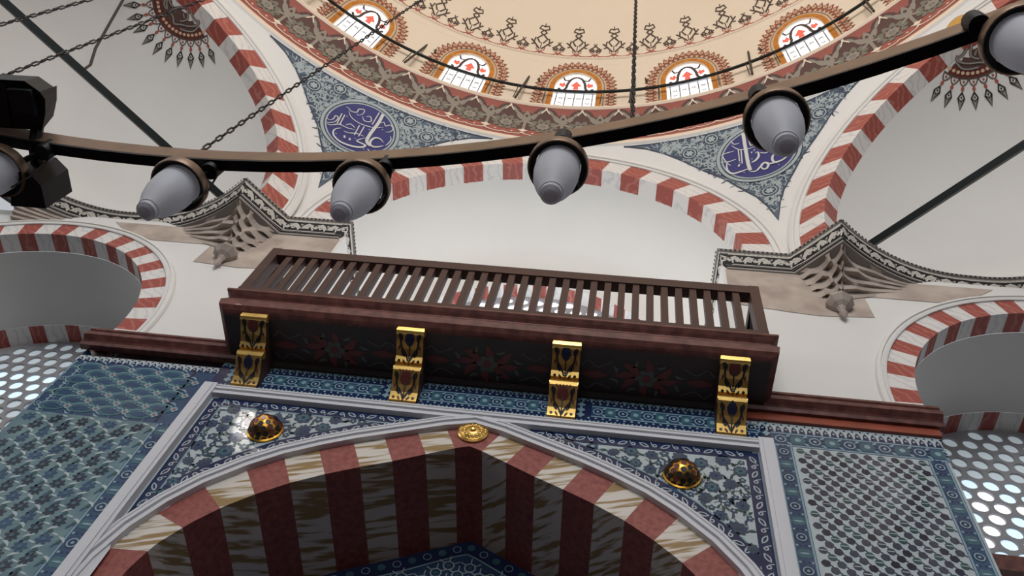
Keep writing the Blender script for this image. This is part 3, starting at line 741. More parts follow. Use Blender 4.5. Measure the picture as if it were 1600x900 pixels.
# ------------------------------------------------------------------ cornice with black and white frieze, corbels
def miter(path, d):
    out = []
    for i, p in enumerate(path):
        def nrm(a, b): dx, dy = b[0]-a[0], b[1]-a[1]; L = math.hypot(dx, dy); return (-dy/L, dx/L)
        if i == 0: n1 = n2 = nrm(path[0], path[1])
        elif i == len(path)-1: n1 = n2 = nrm(path[-2], path[-1])
        else: n1 = nrm(path[i-1], p); n2 = nrm(p, path[i+1])
        k = 1+n1[0]*n2[0]+n1[1]*n2[1]; out.append((p[0]+d*(n1[0]+n2[0])/k, p[1]+d*(n1[1]+n2[1])/k))
    return out
V0 = A2; T0 = (3.505, -.481); EC = (5.162, -2.138)
aT = math.degrees(math.atan2(T0[1]-EC[1], T0[0]-EC[0]))   # 135
arcp = [(EC[0]+rr*math.cos(math.radians(a)), EC[1]+rr*math.sin(math.radians(a))) for a, rr in [(135-k*3.5, 2.344-.1*min(1, k/12)) for k in range(0, 46)]]
PATH = [(2.21, 1.3), (2.21, .6), (2.21, 0), (V0-.4, 0), (V0, 0), (V0+.24, -.24)]+arcp
PRC = [(.5, 0), (-.012, 0), (-.012, -.035), (.008, -.045), (.012, -.075), (.085, -.215), (.085, -.225), (.10, -.23), (.10, -.27), (.25, -.275)]
PMT = ['frieze_white', 'frieze_grey', 'frieze_grey', 'frieze_white', 'frieze_black', 'frieze_grey', 'frieze_black', 'frieze_grey', 'frieze_grey']
for i, sg in enumerate((-1, 1)):
    mb = MB(); rows = []
    for d, z in PRC: rows.append([(sg*x, y, HC+z) for x, y in miter(PATH, d if True else -d)])
    mb.grid(rows, lambda a, b: PMT[a])
    # arc-length table for the frieze pattern
    pa = miter(PATH, .012); pb = miter(PATH, .085); S = [0]
    for a, b in zip(PATH, PATH[1:]): S.append(S[-1]+math.hypot(b[0]-a[0], b[1]-a[1]))
    def fr(s, t, o=0):
        s = max(0, min(S[-1]-1e-4, s)); k = max(q for q in range(len(S)-1) if S[q] <= s); f = (s-S[k])/(S[k+1]-S[k])
        A_ = [pa[k][q]+(pa[k+1][q]-pa[k][q])*f for q in (0, 1)]; B_ = [pb[k][q]+(pb[k+1][q]-pb[k][q])*f for q in (0, 1)]
        dx, dy = PATH[k+1][0]-PATH[k][0], PATH[k+1][1]-PATH[k][1]; L = math.hypot(dx, dy)
        x = B_[0]+(A_[0]-B_[0])*t+dy/L*o; y = B_[1]+(A_[1]-B_[1])*t-dx/L*o
        return (sg*x, y, HC-.215+.14*t-.4*o)
    pt = Pat(mb, lambda u, v, o=0: fr(u, v/.18, o))
    s = .05; k = 0
    while s < S[-1]-.1:
        pt.leaf(s+.06, .08, .16, .065, .5 if k % 2 else -.5, 'frieze_white', .004, curve=.2); pt.leaf(s+.13, .1, .09, .04, -.9 if k % 2 else .9, 'frieze_white', .005)
        pt.line([(s-.02, .06), (s+.06, .14), (s+.14, .05)], .018, 'frieze_white', .006, sm=3); pt.line([(s, .012), (s+.17, .012)], .012, 'frieze_white', .004, sm=1); pt.line([(s, .172), (s+.17, .172)], .012, 'frieze_white', .004, sm=1)
        pt.line([(s, .03), (s+.04, .12), (s+.09, .11), (s+.08, .06), (s+.05, .07)], .02, 'frieze_white', .007, sm=2)
        pt.leaf(s+.13, .09, .09, .035, 1.2 if k % 2 else -1.0, 'frieze_black', .005, curve=.2); pt.leaf(s+.13, .05, .06, .02, .2, 'frieze_black', .006)
        pt.leaf(s+.015, .14, .06, .02, .3, 'frieze_black', .006)
        s += .17; k += 1
    s = .02
    while s < S[-1]-.03: pt.P([(s, .205), (s+.028, .205), (s+.028, .23), (s, .23)], 'frieze_black', .024); s += .052
    struct(mb, 'trim_%d' % (6+i))
# corbels (muqarnas) under the projecting corners
def jj(k): return ((k*7919) % 13)/13-.5
CU = [p for p in miter(PATH, .12)[3:]]
cu2 = []
for a, b in zip(CU[:4], CU[1:5]): cu2 += [(a[0]+(b[0]-a[0])*q/8, a[1]+(b[1]-a[1])*q/8) for q in range(8)]
for a, b in zip(CU[4:26], CU[5:27]): cu2 += [(a[0]+(b[0]-a[0])*q/2, a[1]+(b[1]-a[1])*q/2) for q in range(2)]
for i, sg in enumerate((-1, 1)):
    mb = MB(); rows = []
    NT = 6; levels = []
    for t in range(NT): levels += [(t/NT, 0), (t/NT, 1)]
    levels.append((1, 0))
    tt = 0
    for li in range(2*NT+1):
        step = (li+1)//2; tz = (li//2)/NT; f = 1-(step/NT)**.9
        if step == NT: f = 0
        row = []
        for j, (x, y) in enumerate(cu2):
            w_ = max(0, min(1, (4.3-x)/1.0)) if x > 3.45 else max(0, min(1, (x-2.75)/.35))
            off = max(0, UW-y); W_ = (x, UW+.02)
            zz = (1-2*abs(math.sin(j*math.pi/7+(step % 2)*math.pi/2))) if step else 0
            ff = min(1, max(0, f*(1+.2*zz*w_))); near = x > 3.0
            tx = 3.42+(x-3.42)*(.25+.75*(1-w_)) if x > 3.42 else 3.42+(x-3.42)*.35
            px = tx+(x-tx)*(.25+.75*f if w_ > 0 else 1); py = W_[1]+(y-W_[1])*ff
            H = (.76*w_+.3*(1-w_)) if x > 3.42 else .76
            H = H if off > .02 else .22
            z = HC-.27-H*(tz+(.5/NT if False else 0))
            if step and li % 2: z -= .05*zz*w_
            row.append((sg*px, py, z))
        rows.append(row)
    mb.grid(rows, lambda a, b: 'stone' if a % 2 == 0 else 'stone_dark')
    # hanging drop
    mb.lathe((sg*3.42, UW-.06, 9.83), [(.13, .02), (.15, -.04), (.1, -.1), (.05, -.13), (.03, -.2), (.045, -.24), (.02, -.3), (0, -.33)], 'stone_dark', 8)
    o = struct(mb, 'trim_%d' % (8+i))

# ------------------------------------------------------------------ drum band, dome, windows
mb = MB()
PB = [(7.38, 14.18, 'plaster'), (7.345, 14.2, 'plaster'), (7.335, 14.3, 'band_cream'), (7.34, 14.31, 'band_red'), (7.34, 14.5, 'band_red'), (7.32, 14.75, 'band_red'), (7.27, 14.98, 'band_red'), (7.19, 15.17, 'band_red'), (7.13, 15.27, 'band_red'), (7.10, 15.29, 'band_cream'), (7.10, 15.36, 'band_cream'), (7.4, 15.37, 'band_cream')]
NB = 160
mb.grid([[(r*math.sin(2*math.pi*k/NB), -APO+r*math.cos(2*math.pi*k/NB), z) for k in range(NB)] for r, z, _ in PB], lambda a, b: PB[a+1][2], True)
BT = [(z, r) for r, z, _ in PB[3:9]]
RBM = 7.25
def band(u, v, o=0):
    r = interp(v, BT)-o; a = u/RBM; return (r*math.sin(a), -APO+r*math.cos(a), v)
pt = Pat(mb, band, True); PER = 2*math.pi*RBM/76
for k in range(76):
    u = k*PER
    pt.blob(u+PER/2, 15.06, .22, 'band_brown', .004, ry=.2, n=14); pt.blob(u, 14.86, .2, 'band_brown', .0045, ry=.28, n=12)
    # palmette
    pt.leaf(u, 14.99, .34, .14, math.pi/2, 'band_grey', .008)
    for q in (-1, 1):
        pt.leaf(u+q*.1, 15.02, .27, .095, math.pi/2-q*.65, 'band_grey', .007); pt.leaf(u+q*.09, 14.86, .17, .06, -q*.5, 'band_grey', .008)
        pt.leaf(u+q*.2, 15.14, .18, .055, q*.9, 'band_grey', .009)
    pt.line([(u, 14.9), (u, 14.62)], .05, 'band_grey', .008, sm=1)
    pt.P([(u-.09, 14.6), (u-.03, 14.53), (u+.03, 14.53), (u+.09, 14.6), (u+.04, 14.6), (u, 14.66), (u-.04, 14.6)], 'band_cream', .009)
    pt.blob(u, 15.04, .03, 'band_brown', .011, n=6)
    # rosette
    pt.blob(u+PER/2, 14.78, .20, 'band_green', .009, lobes=10, amp=.4); pt.blob(u+PER/2, 14.78, .125, 'band_brown', .011, lobes=10, amp=.3)
    pt.blob(u+PER/2, 14.78, .10, 'band_grey', .013, lobes=8, amp=.2); pt.ring(u+PER/2, 14.78, .02, .045, 'band_green', .015, n=8)
    # scallop line
    pt.line([(u, 14.52), (u+.05, 14.43), (u+PER/2-.06, 14.40), (u+PER/2, 14.44), (u+PER/2+.06, 14.40), (u+PER-.05, 14.43), (u+PER, 14.52)], .03, 'band_cream', .008, False, 3)
    pt.blob(u+PER*.28, 14.5, .02, 'band_cream', .009, n=6); pt.blob(u+PER*.72, 14.5, .02, 'band_cream', .009, n=6)
    # top leaf zigzag
    for q in (-1, 1): pt.line([(u+PER/2, 15.22), (u+PER/2+q*.07, 15.13)], .022, 'band_cream', .012, sm=1)
    pt.blob(u+PER/2, 15.225, .022, 'band_cream', .013, n=6)
struct(mb, 'trim_10', smooth=True)

DR, DZ = 7.3, 14.8
NW = 23; WSTEP = 360/NW; WA0 = .7
def dome(az, z, o=0):
    r = math.sqrt(max(0, DR*DR-(z-DZ)**2))-o; a = math.radians(az); return (r*math.sin(a), -APO+r*math.cos(a), z)
HW = .38; WZT = 16.93; WZS = 16.46     # half width, crown, spring
def wtop(x): return WZS+(WZT-WZS)*math.sqrt(max(0, 1-(x/HW)**2)) if abs(x) < HW else 15.3
mb = MB(); ZT = 17.2
for k in range(NW):
    a0 = WA0+k*WSTEP; xs = [-HW*math.cos(math.pi*q/12) for q in range(13)]; half = math.radians(WSTEP/2)*DR
    def col(x, zb): return [dome(a0+math.degrees(x/DR), zb+(ZT-zb)*q/6) for q in range(7)]
    for s0, s1 in ((-half, -HW), (HW, half)):
        mb.grid([col(s0+(s1-s0)*q/4, 15.3) for q in range(5)], 'dome_cream')
    mb.grid([col(x, wtop(x) if abs(x) < HW-1e-6 else WZS) for x in xs], 'dome_cream')
rows = []
for q in range(0, 25):
    z0 = 17.2+.28*0; e0 = math.asin((17.2-DZ)/DR); e = e0+(math.pi/2-e0)*q/24
    rows.append([(DR*math.cos(e)*math.sin(2*math.pi*k/96), -APO+DR*math.cos(e)*math.cos(2*math.pi*k/96), DZ+DR*math.sin(e)) for k in range(96)])
mb.grid(rows, 'dome_cream', True)
# lip where the lace starts
LZ = 17.38; TR = []
for o, dz in ((0, -.03), (.03, -.02), (.035, .0), (0.0, .05)):
    TR.append([dome(360*k/160, LZ+dz, o) for k in range(160)])
mb.grid(TR, 'dome_cream', True)
def lace(u, v, o=0): return dome(math.degrees(u/6.8), v, o)
pt = Pat(mb, lace); PER = 2*math.pi*6.8/62
for k in range(62):
    u = k*PER; b = LZ+.05
    pt.line([(u, b+.1), (u+.06, b+.02), (u+PER/4, b+.0), (u+PER/2-.06, b+.02), (u+PER/2, b+.1), (u+PER/2+.06, b+.02), (u+PER*.75, b), (u+PER-.06, b+.02), (u+PER, b+.1)], .03, 'lace_red', .006, False, 3)
    for uu, s in ((u, 1.0), (u+PER/2, .58)):
        for q in (-1, 1):
            pt.line([(uu, b+.07), (uu+q*.07, b+.10), (uu+q*.075, b+.17), (uu+q*.03, b+.17)], .018, 'lace_red', .007, False, 3)
            pt.line([(uu+q*.02, b+.12*1), (uu+q*.12*s, b+.22*s+.04), (uu+q*.21*s, b+.36*s)], .034, 'lace_dark', .008, False, 2)
            pt.line([(uu+q*.1*s, b+.22*s+.04), (uu+q*.19*s, b+.21*s+.02)], .032, 'lace_dark', .0085, False, 1); pt.line([(uu+q*.15*s, b+.29*s), (uu+q*.13*s, b+.42*s)], .028, 'lace_dark', .009, False, 1)
            pt.line([(uu+q*.03*s, b+.28*s), (uu+q*.10*s, b+.40*s), (uu, b+.52*s), ], .034, 'lace_dark', .009, False, 1)
            if s == 1:
                pt.line([(uu, b+.5), (uu+q*.06, b+.56), (uu, b+.63)], .036, 'lace_dark', .009, False, 1)
                pt.line([(uu, b+.62), (uu+q*.10, b+.66), (uu+q*.07, b+.74), (uu, b+.72)], .036, 'lace_dark', .009, False, 1)
            else: pt.line([(uu, b+.3), (uu+q*.03, b+.36)], .02, 'lace_dark', .009, False, 1)
        pt.line([(uu, b+.14), (uu, b+.3*s)], .018, 'lace_dark', .008, sm=1)
        pt.blob(uu, b+.08, .028, 'lace_beige', .009, n=6); pt.blob(uu, b+.03, .035, 'lace_red', .008, n=6)
        if s == 1: pt.line([(uu, b+.7), (uu, b+.80)], .02, 'lace_dark', .009, sm=1)
struct(mb, 'ceiling_dome', smooth=True)
# painted window surrounds + windows
for k in list(range(-6, 7)):
    a0 = WA0+k*WSTEP; mb = MB()
    f = lambda u, v, o=0, a0=a0: dome(a0+math.degrees(u/DR), v, o)
    def arcb(h0, t0, h1, t1, m, o):
        P0 = [(-h0, 15.32), (-h0, 15.7), (-h0, 16.1), (-h0, WZS)]+[(-h0*math.cos(math.pi*q/16), WZS+(t0-WZS)*math.sin(math.pi*q/16)) for q in range(1, 16)]+[(h0, WZS), (h0, 16.1), (h0, 15.7), (h0, 15.32)]
        P1 = [(-h1, 15.32), (-h1, 15.7), (-h1, 16.1), (-h1, WZS)]+[(-h1*math.cos(math.pi*q/16), WZS+(t1-WZS)*math.sin(math.pi*q/16)) for q in range(1, 16)]+[(h1, WZS), (h1, 16.1), (h1, 15.7), (h1, 15.32)]
        mb.grid([[f(*p, o) for p in P0], [f(*p, o) for p in P1]], m)
    arcb(HW, WZT, .40, WZT+.02, 'band_cream', .008)
    arcb(.39, WZT+.02, .475, WZT+.10, 'ochre', .010); arcb(.475, WZT+.10, .50, WZT+.12, 'lace_beige', .012)
    arcb(.50, WZT+.12, .60, WZT+.20, 'lace_beige', .006); arcb(.60, WZT+.20, .615, WZT+.215, 'lace_brown', .012); arcb(.515, WZT+.13, .525, WZT+.14, 'lace_dark', .012)
    pt = Pat(mb, f)
    path = [(-.66, 15.34+.1*q) for q in range(11)]+[(-.66*math.cos(math.pi*q/24), WZS+(WZT+.25-WZS)*math.sin(math.pi*q/24)) for q in range(1, 24)]+[(.66, 16.34-.1*q) for q in range(11)]
    for p in resample(path, .115):
        pt.blob(p[0], p[1], .06, 'lace_brown', .009, n=8); pt.blob(p[0], p[1], .04, 'lace_beige', .013, n=8); pt.blob(p[0], p[1], .016, 'lace_brown', .016, n=6)
        q = (p[0]*.88, WZS+(p[1]-WZS)*.88 if p[1] > WZS else p[1]); pt.blob(q[0], q[1], .028, 'lace_brown', .014, n=6)
        a = math.atan2(max(0, p[1]-WZS), p[0]); pt.P([(p[0]+.06*math.cos(a-.6), p[1]+.06*math.sin(a-.6)), (p[0]+.1*math.cos(a), p[1]+.1*math.sin(a)), (p[0]+.06*math.cos(a+.6), p[1]+.06*math.sin(a+.6))], 'lace_brown', .009)
    # reveal
    P0 = [(-HW, 15.3), (-HW, WZS)]+[(-HW*math.cos(math.pi*q/16), WZS+(WZT-WZS)*math.sin(math.pi*q/16)) for q in range(1, 16)]+[(HW, WZS), (HW, 15.3)]
    mb.grid([[f(*p, 0) for p in P0], [f(*p, -.16) for p in P0]], 'band_cream')
    win = struct(mb, 'window_%d' % (k+10))
    gb = MB(); zs = 16.33; f0 = f
    up = [(-HW, zs), (-HW, WZS)]+P0[2:-2]+[(HW, WZS), (HW, zs)]
    gb.poly([f(*p, -.03) for p in up], 'glass_sky')
    g = Pat(gb, lambda u, v, o=0, f0=f0: f0(u*1.05, v+.11, o+.055))
    for q in (-1, 1):
        g.line([(0, 16.72), (q*.09, 16.66), (q*.15, 16.5), (q*.17, 16.34), (q*.24, 16.26), (q*.3, 16.34)], .05, 'lace_dark', -.07, False, 3)
        g.line([(q*.12, 16.62), (q*.2, 16.60), (q*.24, 16.7)], .04, 'lace_dark', -.068, True, 3)
        g.P([(q*.22, 16.36), (q*.3, 16.42), (q*.28, 16.52), (q*.25, 16.48), (q*.21, 16.54), (q*.18, 16.44)], 'glass_red', -.065)
        g.blob(q*.3, 16.62, .012, 'lace_dark', -.085, n=6)
    g.P([(-.05, 16.3), (.05, 16.3), (.04, 16.4), (.1, 16.42), (0, 16.58), (-.1, 16.42), (-.04, 16.4)], 'glass_red', -.065)
    gb.poly([f(x, z, -.06) for x, z in ((-HW, 15.3), (HW, 15.3), (HW, zs), (-HW, zs))], 'glass_sky')
    gb.build('window_glass', win)
    lb = MB(); l = Pat(lb, f)
    for q in range(-2, 3): l.line([(q*.16, 15.3), (q*.16, zs)], .022, 'frieze_grey', -.035, sm=1)
    for q in range(5):
        z = 15.42+q*.18
        for x in (-.24, -.08, .08, .24):
            l.line([(x-.045, z-.03), (x+.045, z+.03)], .018, 'frieze_grey', -.035, sm=1); l.line([(x-.045, z+.03), (x+.045, z-.03)], .018, 'frieze_grey', -.035, sm=1)
    l.line([(-HW, zs), (HW, zs)], .04, 'frieze_grey', -.01, sm=1)
    lb.build('window_lattice', win)
# everything above: plaster bosses of gold at the diagonal arch crowns

# ================================================================== THINGS
def hemi(mb, c, r, m, n=16, k=8, ax=(0, -1, 0), squash=1):
    mb.lathe(c, [(r*math.cos(math.pi/2*q/k), squash*r*math.sin(math.pi/2*q/k)) for q in range(k+1)], m, n, ax)

# ---- balcony
bal = thing('balcony', (0, 0, 7.6), 'dark wooden balcony with slatted railing on four gilded brackets above the pointed arch', 'balcony')
BX, BY = 2.43, -.56
mb = MB(); mb.box(-BX+.05, BX-.05, BY+.08, UW+.1, 7.68, 7.9, 'soffit_dark'); mb.box(-BX+.1, BX-.1, -.03, .05, 7.61, 7.68, 'wood_dark')
pt = Pat(mb, lambda u, v, o=0: (u, v, 7.68-o))
for cx in (-1.38, 0.0, 1.38):
    for a in range(8):
        q = a*math.pi/4; pt.leaf(cx+.14*math.cos(q)*1.3, -.22+.09*math.sin(q), .22, .07, q, 'soffit_red', .003, curve=.1)
        pt.leaf(cx+.3*math.cos(q+.4), -.22+.15*math.sin(q+.4), .1, .03, q+1.2, 'soffit_green', .003, curve=.2)
    pt.blob(cx, -.22, .08, 'soffit_green', .005, lobes=6, amp=.4); pt.blob(cx, -.22, .04, 'soffit_red', .007, n=8)
    for s in (-1, 1):
        pt.leaf(cx+s*.45, -.22, .24, .08, 0, 'soffit_red', .003); pt.line([(cx+s*.3, -.36), (cx+s*.42, -.3), (cx+s*.5, -.36), (cx+s*.56, -.3)], .012, 'soffit_green', .003)
        pt.line([(cx+s*.3, -.08), (cx+s*.42, -.13), (cx+s*.5, -.07), (cx+s*.56, -.13)], .012, 'soffit_green', .003)
mb.build('soffit', bal)
FP = [(.12, 7.68), (.05, 7.69), (.03, 7.70), (-.01, 7.73), (-.02, 7.80), (.01, 7.87), (.035, 7.90), (.03, 7.91), (.0, 7.93), (-.03, 7.955), (-.03, 7.98), (.0, 8.0), (.12, 8.0)]
mb = MB()
pth = [(-BX, UW), (-BX, BY), (BX, BY), (BX, UW)]
rows = [[(x, y, z) for x, y in miter(pth, d)] for d, z in FP]
mb.grid(rows, 'brown_marble'); mb.build('cornice_moulding', bal, recalc=True)
RY0, RY1 = -.55, -.47; ZR0, ZR1 = 8.0, 8.87
mb = MB(); mb.box(-2.39, 2.39, RY0-.01, RY1+.02, ZR1-.13, ZR1, 'wood_brown'); mb.build('top_rail', bal)
mb = MB(); mb.box(-2.39, 2.39, RY0-.02, RY1+.02, ZR0-.02, ZR0+.06, 'wood_brown'); mb.build('bottom_rail', bal)
for sg in (-1, 1):
    mb = MB(); mb.box(min(sg*2.39, sg*2.30), max(sg*2.39, sg*2.30), RY0-.012, RY1+.03, ZR0, ZR1+.005, 'wood_brown'); mb.build('corner_post', bal)
    mb = MB(); mb.box(min(sg*2.39, sg*2.36), max(sg*2.39, sg*2.36), RY1+.03, UW, ZR0, ZR1-.02, 'wood_blue')
    for a, b in ((ZR1-.1, ZR1-.0), (ZR0, ZR0+.08)): mb.box(min(sg*2.39, sg*2.33), max(sg*2.39, sg*2.33), RY1+.03, UW, a, b, 'wood_dark')
    d = MB(); d.tube([(sg*2.345, RY1+.05, ZR1-.08), (sg*2.345, UW-.05, ZR0+.08)], .018, 'wood_dark', 6)
    sp = mb.build('side_panel', bal); d.build('brace', sp)
NBAL = 34
bmesh_src = None
for k in range(NBAL):
    x = -2.30+(4.60)*(k+1)/(NBAL+1)
    if bmesh_src is None:
        mb = MB(); mb.box(-.031, .031, RY0+.002, RY1, ZR0+.04, ZR1-.1, 'wood_brown'); o = mb.build('baluster', None); bmesh_src = o
        o.parent = bal; o.matrix_parent_inverse = Matrix.Translation((0, 0, -7.6)); o.location = (x, 0, 0)
    else:
        o = bmesh_src.copy(); C.objects.link(o); o.parent = bal; o.matrix_parent_inverse = bmesh_src.matrix_parent_inverse.copy(); o.location = (x, 0, 0)
# gilded brackets: two volutes stacked
CP = [(0.0, 7.26), (.05, 7.262), (.075, 7.28), (.065, 7.31), (.09, 7.36), (.16, 7.44), (.235, 7.50), (.27, 7.54), (.275, 7.565), (.25, 7.575), (.245, 7.58), (.29, 7.585), (.315, 7.60), (.32, 7.615), (.34, 7.625), (.41, 7.63), (.47, 7.645), (.50, 7.67), (.52, 7.71), (.50, 7.76), (.0, 7.76)]
# the lower volute stays under the slab; upper volute rises to the fascia
CP = [(0.0, 7.26), (.03, 7.255), (.05, 7.27), (.055, 7.30), (.08, 7.345), (.13, 7.39), (.19, 7.425), (.235, 7.455), (.25, 7.485), (.245, 7.51), (.225, 7.52), (.235, 7.53), (.27, 7.525), (.285, 7.545), (.30, 7.565), (.36, 7.59), (.43, 7.605), (.48, 7.625), (.515, 7.65), (.525, 7.68), (.51, 7.71), (.0, 7.71)]
def cpat(t):
    L = [0]
    for a, b in zip(CP[:-1], CP[1:-1]): L.append(L[-1]+math.hypot(b[0]-a[0], b[1]-a[1]))
    s = t; k = 0
    while k < len(L)-2 and L[k+1] < s: k += 1
    f = (s-L[k])/(L[k+1]-L[k]); a, b = CP[k], CP[k+1]; n = (b[1]-a[1], -(b[0]-a[0])); q = math.hypot(*n)
    return (a[0]+(b[0]-a[0])*f, a[1]+(b[1]-a[1])*f, n[0]/q, n[1]/q), L[-1]
_, CLN = cpat(0)
for ci, cx in enumerate((-2.085, -.665, .69, 2.085)):
    hw = .118; mb = MB()
    mb.grid([[(cx-hw, -y, z) for y, z in CP], [(cx+hw, -y, z) for y, z in CP]], 'gold')
    for s in (-1, 1): mb.poly([(cx+s*hw, -y, z) for y, z in (CP if s < 0 else CP[::-1])], 'wood_brown')
    mb.tube([(cx-hw-.004, -.215, 7.49), (cx+hw+.004, -.215, 7.49)], .034, 'gold', 10); mb.tube([(cx-hw-.004, -.488, 7.662), (cx+hw+.004, -.488, 7.662)], .036, 'gold', 10)
    br = mb.build('bracket', bal); pb = MB()
    def cf(u, v, o=0, cx=cx):
        (y, z, ny, nz), _ = cpat(max(.001, min(CLN-.001, v))); return (cx+u, -(y+ny*o), z+nz*o)
    p = Pat(pb, cf, True)
    mid = CLN*.48
    for half, (s0, s1) in enumerate(((.05, mid-.05), (mid+.04, CLN-.06))):
        thistle = (ci in (0, 3)) == (half == 1); H = s1-s0
        if thistle:
            p.blob(0, s0+H*.72, .05, 'paint_maroon', .004, ry=.06, n=12)
            for q in (-2, -1, 0, 1, 2): p.line([(q*.014, s0+H*.82), (q*.03, s0+H*.98)], .01, 'paint_maroon', .005, sm=1)
        else:
            p.leaf(0, s0+H*.75, H*.48, .085, math.pi/2, 'paint_navy', .006)
        for q in (-1, 1):
            p.line([(0, s0+.02), (q*.03, s0+H*.3), (q*.07, s0+H*.5), (q*.08, s0+H*.75)], .017, 'paint_black', .004, False, 3)
            p.leaf(q*.08, s0+H*.8, .075, .04, 1.57-q*.4, 'paint_black', .005); p.leaf(q*.055, s0+H*.35, .085, .034, 1.2*q, 'paint_black', .005)
            p.leaf(q*.09, s0+H*.5, .04, .02, 1.6, 'paint_maroon', .006); p.blob(q*.085, s0+H*.12, .014, 'paint_black', .005, n=6); p.leaf(q*.04, s0+H*.1, .05, .018, 1.0*q, 'paint_black', .005)
        p.line([(0, s0), (0, s0+H*.6)], .01, 'paint_black', .0045, sm=1)
    pb.build('painted_flowers', br)

# ---- gilded bosses and rosette
rng = random.Random(2)
for i, (cx, cz, lab) in enumerate(((-1.675, 6.75, 'gilded pierced dome boss on blue tiles left of the arch, beside sunlit patches'), (1.675, 6.735, 'gilded pierced dome boss on blue tiles right of the arch'))):
    mb = MB(); r = .135; hemi(mb, (cx, -.004, cz), r, 'gold_deep', 24, 9); mb.lathe((cx, -.004, cz), [(r+.012, 0), (r+.012, .012), (r-.002, .02)], 'gold_deep', 24, (0, -1, 0))
    b = mb.build('gilded_boss', smooth=True); tag(b, lab, 'boss', 'gilded bosses on the spandrels')
    hb = MB()
    for ring, (el, n) in enumerate(((7, 15), (26, 14), (45, 10), (64, 6), (89, 1))):
        for k in range(n):
            e = math.radians(el); a = 2*math.pi*(k+.5*(ring % 2))/n
            N = Vector((math.cos(e)*math.cos(a), -math.sin(e), math.cos(e)*math.sin(a))); U1 = N.orthogonal().normalized(); U2 = N.cross(U1); c = Vector((cx, -.004, cz))+N*(r+.001)
            q = .0235
            hb.poly([c+q*(math.cos(2*math.pi*t/8)*U1+math.sin(2*math.pi*t/8)*U2) for t in range(8)], 'paint_black' if k % 3 else 'paint_maroon')
    hb.build('openwork_pattern', b)
mb = MB(); mb.lathe((0, -.006, 6.995), [(.128, 0), (.128, .012), (.115, .022), (.10, .018), (.085, .03), (.06, .026), (.045, .036), (.025, .034), (.02, .05), (0, .056)], 'gold', 28, (0, -1, 0))
for k in range(20):
    a = 2*math.pi*k/20; mb.lathe((.1*math.cos(a), -.018, 6.995+.1*math.sin(a)), [(.012, 0), (.009, .01), (0, .014)], 'gold', 6, (0, -1, 0))
for k in range(14):
    a = 2*math.pi*k/14; mb.lathe((.07*math.cos(a), -.03, 6.995+.07*math.sin(a)), [(.011, 0), (.008, .008), (0, .011)], 'gold', 6, (0, -1, 0))
o = mb.build('gilded_rosette', smooth=True); tag(o, 'flat gilded rosette on the red keystone of the pointed arch', 'rosette')
# gold boss on the crown of the right diagonal arch
for i, deg in enumerate((45,)):
    fn = face_fn(math.radians(deg)); p = fn(0, 13.62, .05); n = fn(0, 13.62, 1)-fn(0, 13.62, 0)
    mb = MB(); mb.lathe(p, [(.2, 0), (.2, .02), (.17, .05), (.1, .09), (0, .11)], 'gold', 24, n); o = mb.build('gilded_boss', smooth=True)
    tag(o, 'gilded boss at the crown of the %s striped arch' % ('right-hand' if deg > 0 else 'left-hand, cut by the frame,'), 'boss')

# ---- iron tie rods in the semi-domes
for sg, lab in ((-1, 'black iron tie rod spanning the left corner semi-dome'), (1, 'black iron tie rod spanning the right corner semi-dome')):
    c = (sg*5.7, -1.93, 10.9) if False else None
    off = 2.70 if sg > 0 else 2.63
    P_ = lambda t: Vector((sg*(off*S2+t*S2), off*S2-t*S2, 10.86)) if True else None
    # plane x+y = const along the diagonal side
    a = Vector((sg*(2.0+1.81), 0.0, 10.86)); 
    p0 = Vector((sg*3.78, -.03, 10.86)); p1 = Vector((sg*7.3, -3.52, 10.86))
    mb = MB(); mb.tube([p0, p0.lerp(p1, .5), p1], .062 if sg < 0 else .055, 'iron', 4)
    o = mb.build('tie_rod'); tag(o, lab, 'tie rod')
    if sg < 0:
        hb = MB(); hb.tube([(-5.47, -1.66, 10.93), (-5.50, -1.67, 11.15), (-5.62, -1.78, 11.5), (-5.93, -2.11, 12.8), (-6.2, -2.4, 13.9)], .018, 'iron_rust', 6); hb.build('hanger', o)
    cb = MB(); cb.tube([p0+Vector((0, 0, 0)), p0+(p1-p0).normalized()*.12], .085, 'iron', 8); cb.build('wall_socket', o)

# ---- dome gallery railing
gr = thing('dome_railing', (0, -APO, 15.37), 'thin dark iron railing ring with hooks standing on the dome cornice', 'railing')
RR = 7.06; mb = MB(); mb.tube([(RR*math.sin(math.radians(a)), -APO+RR*math.cos(math.radians(a)), 16.05) for a in range(-80, 81, 2)], .028, 'iron', 6); mb.build('handrail', gr)
for k in range(-20, 21):
    a = math.radians(WA0+k*WSTEP/4)
    if k % 4 == 0: continue
    P0 = Vector((RR*math.sin(a), -APO+RR*math.cos(a), 15.36)); mb = MB()
    mb.tube([P0, P0+Vector((0, 0, .69))], .009, 'iron_rust', 5); mb.build('post', gr)
for k in range(-4, 4):
    a = math.radians(WA0+(k+.5)*WSTEP+(.3 if k else 0)); d = Vector((math.cos(a), -math.sin(a), 0)); P0 = Vector((RR*math.sin(a), -APO+RR*math.cos(a), 15.36)); mb = MB()
    mb.tube([P0, P0+Vector((0, 0, 1.62))+d*.08, P0+Vector((0, 0, 1.75))+d*.14, P0+Vector((0, 0, 1.68))+d*.21, P0+Vector((0, 0, 1.15))+d*.27], .02, 'iron_rust', 6); mb.build('hook', gr)

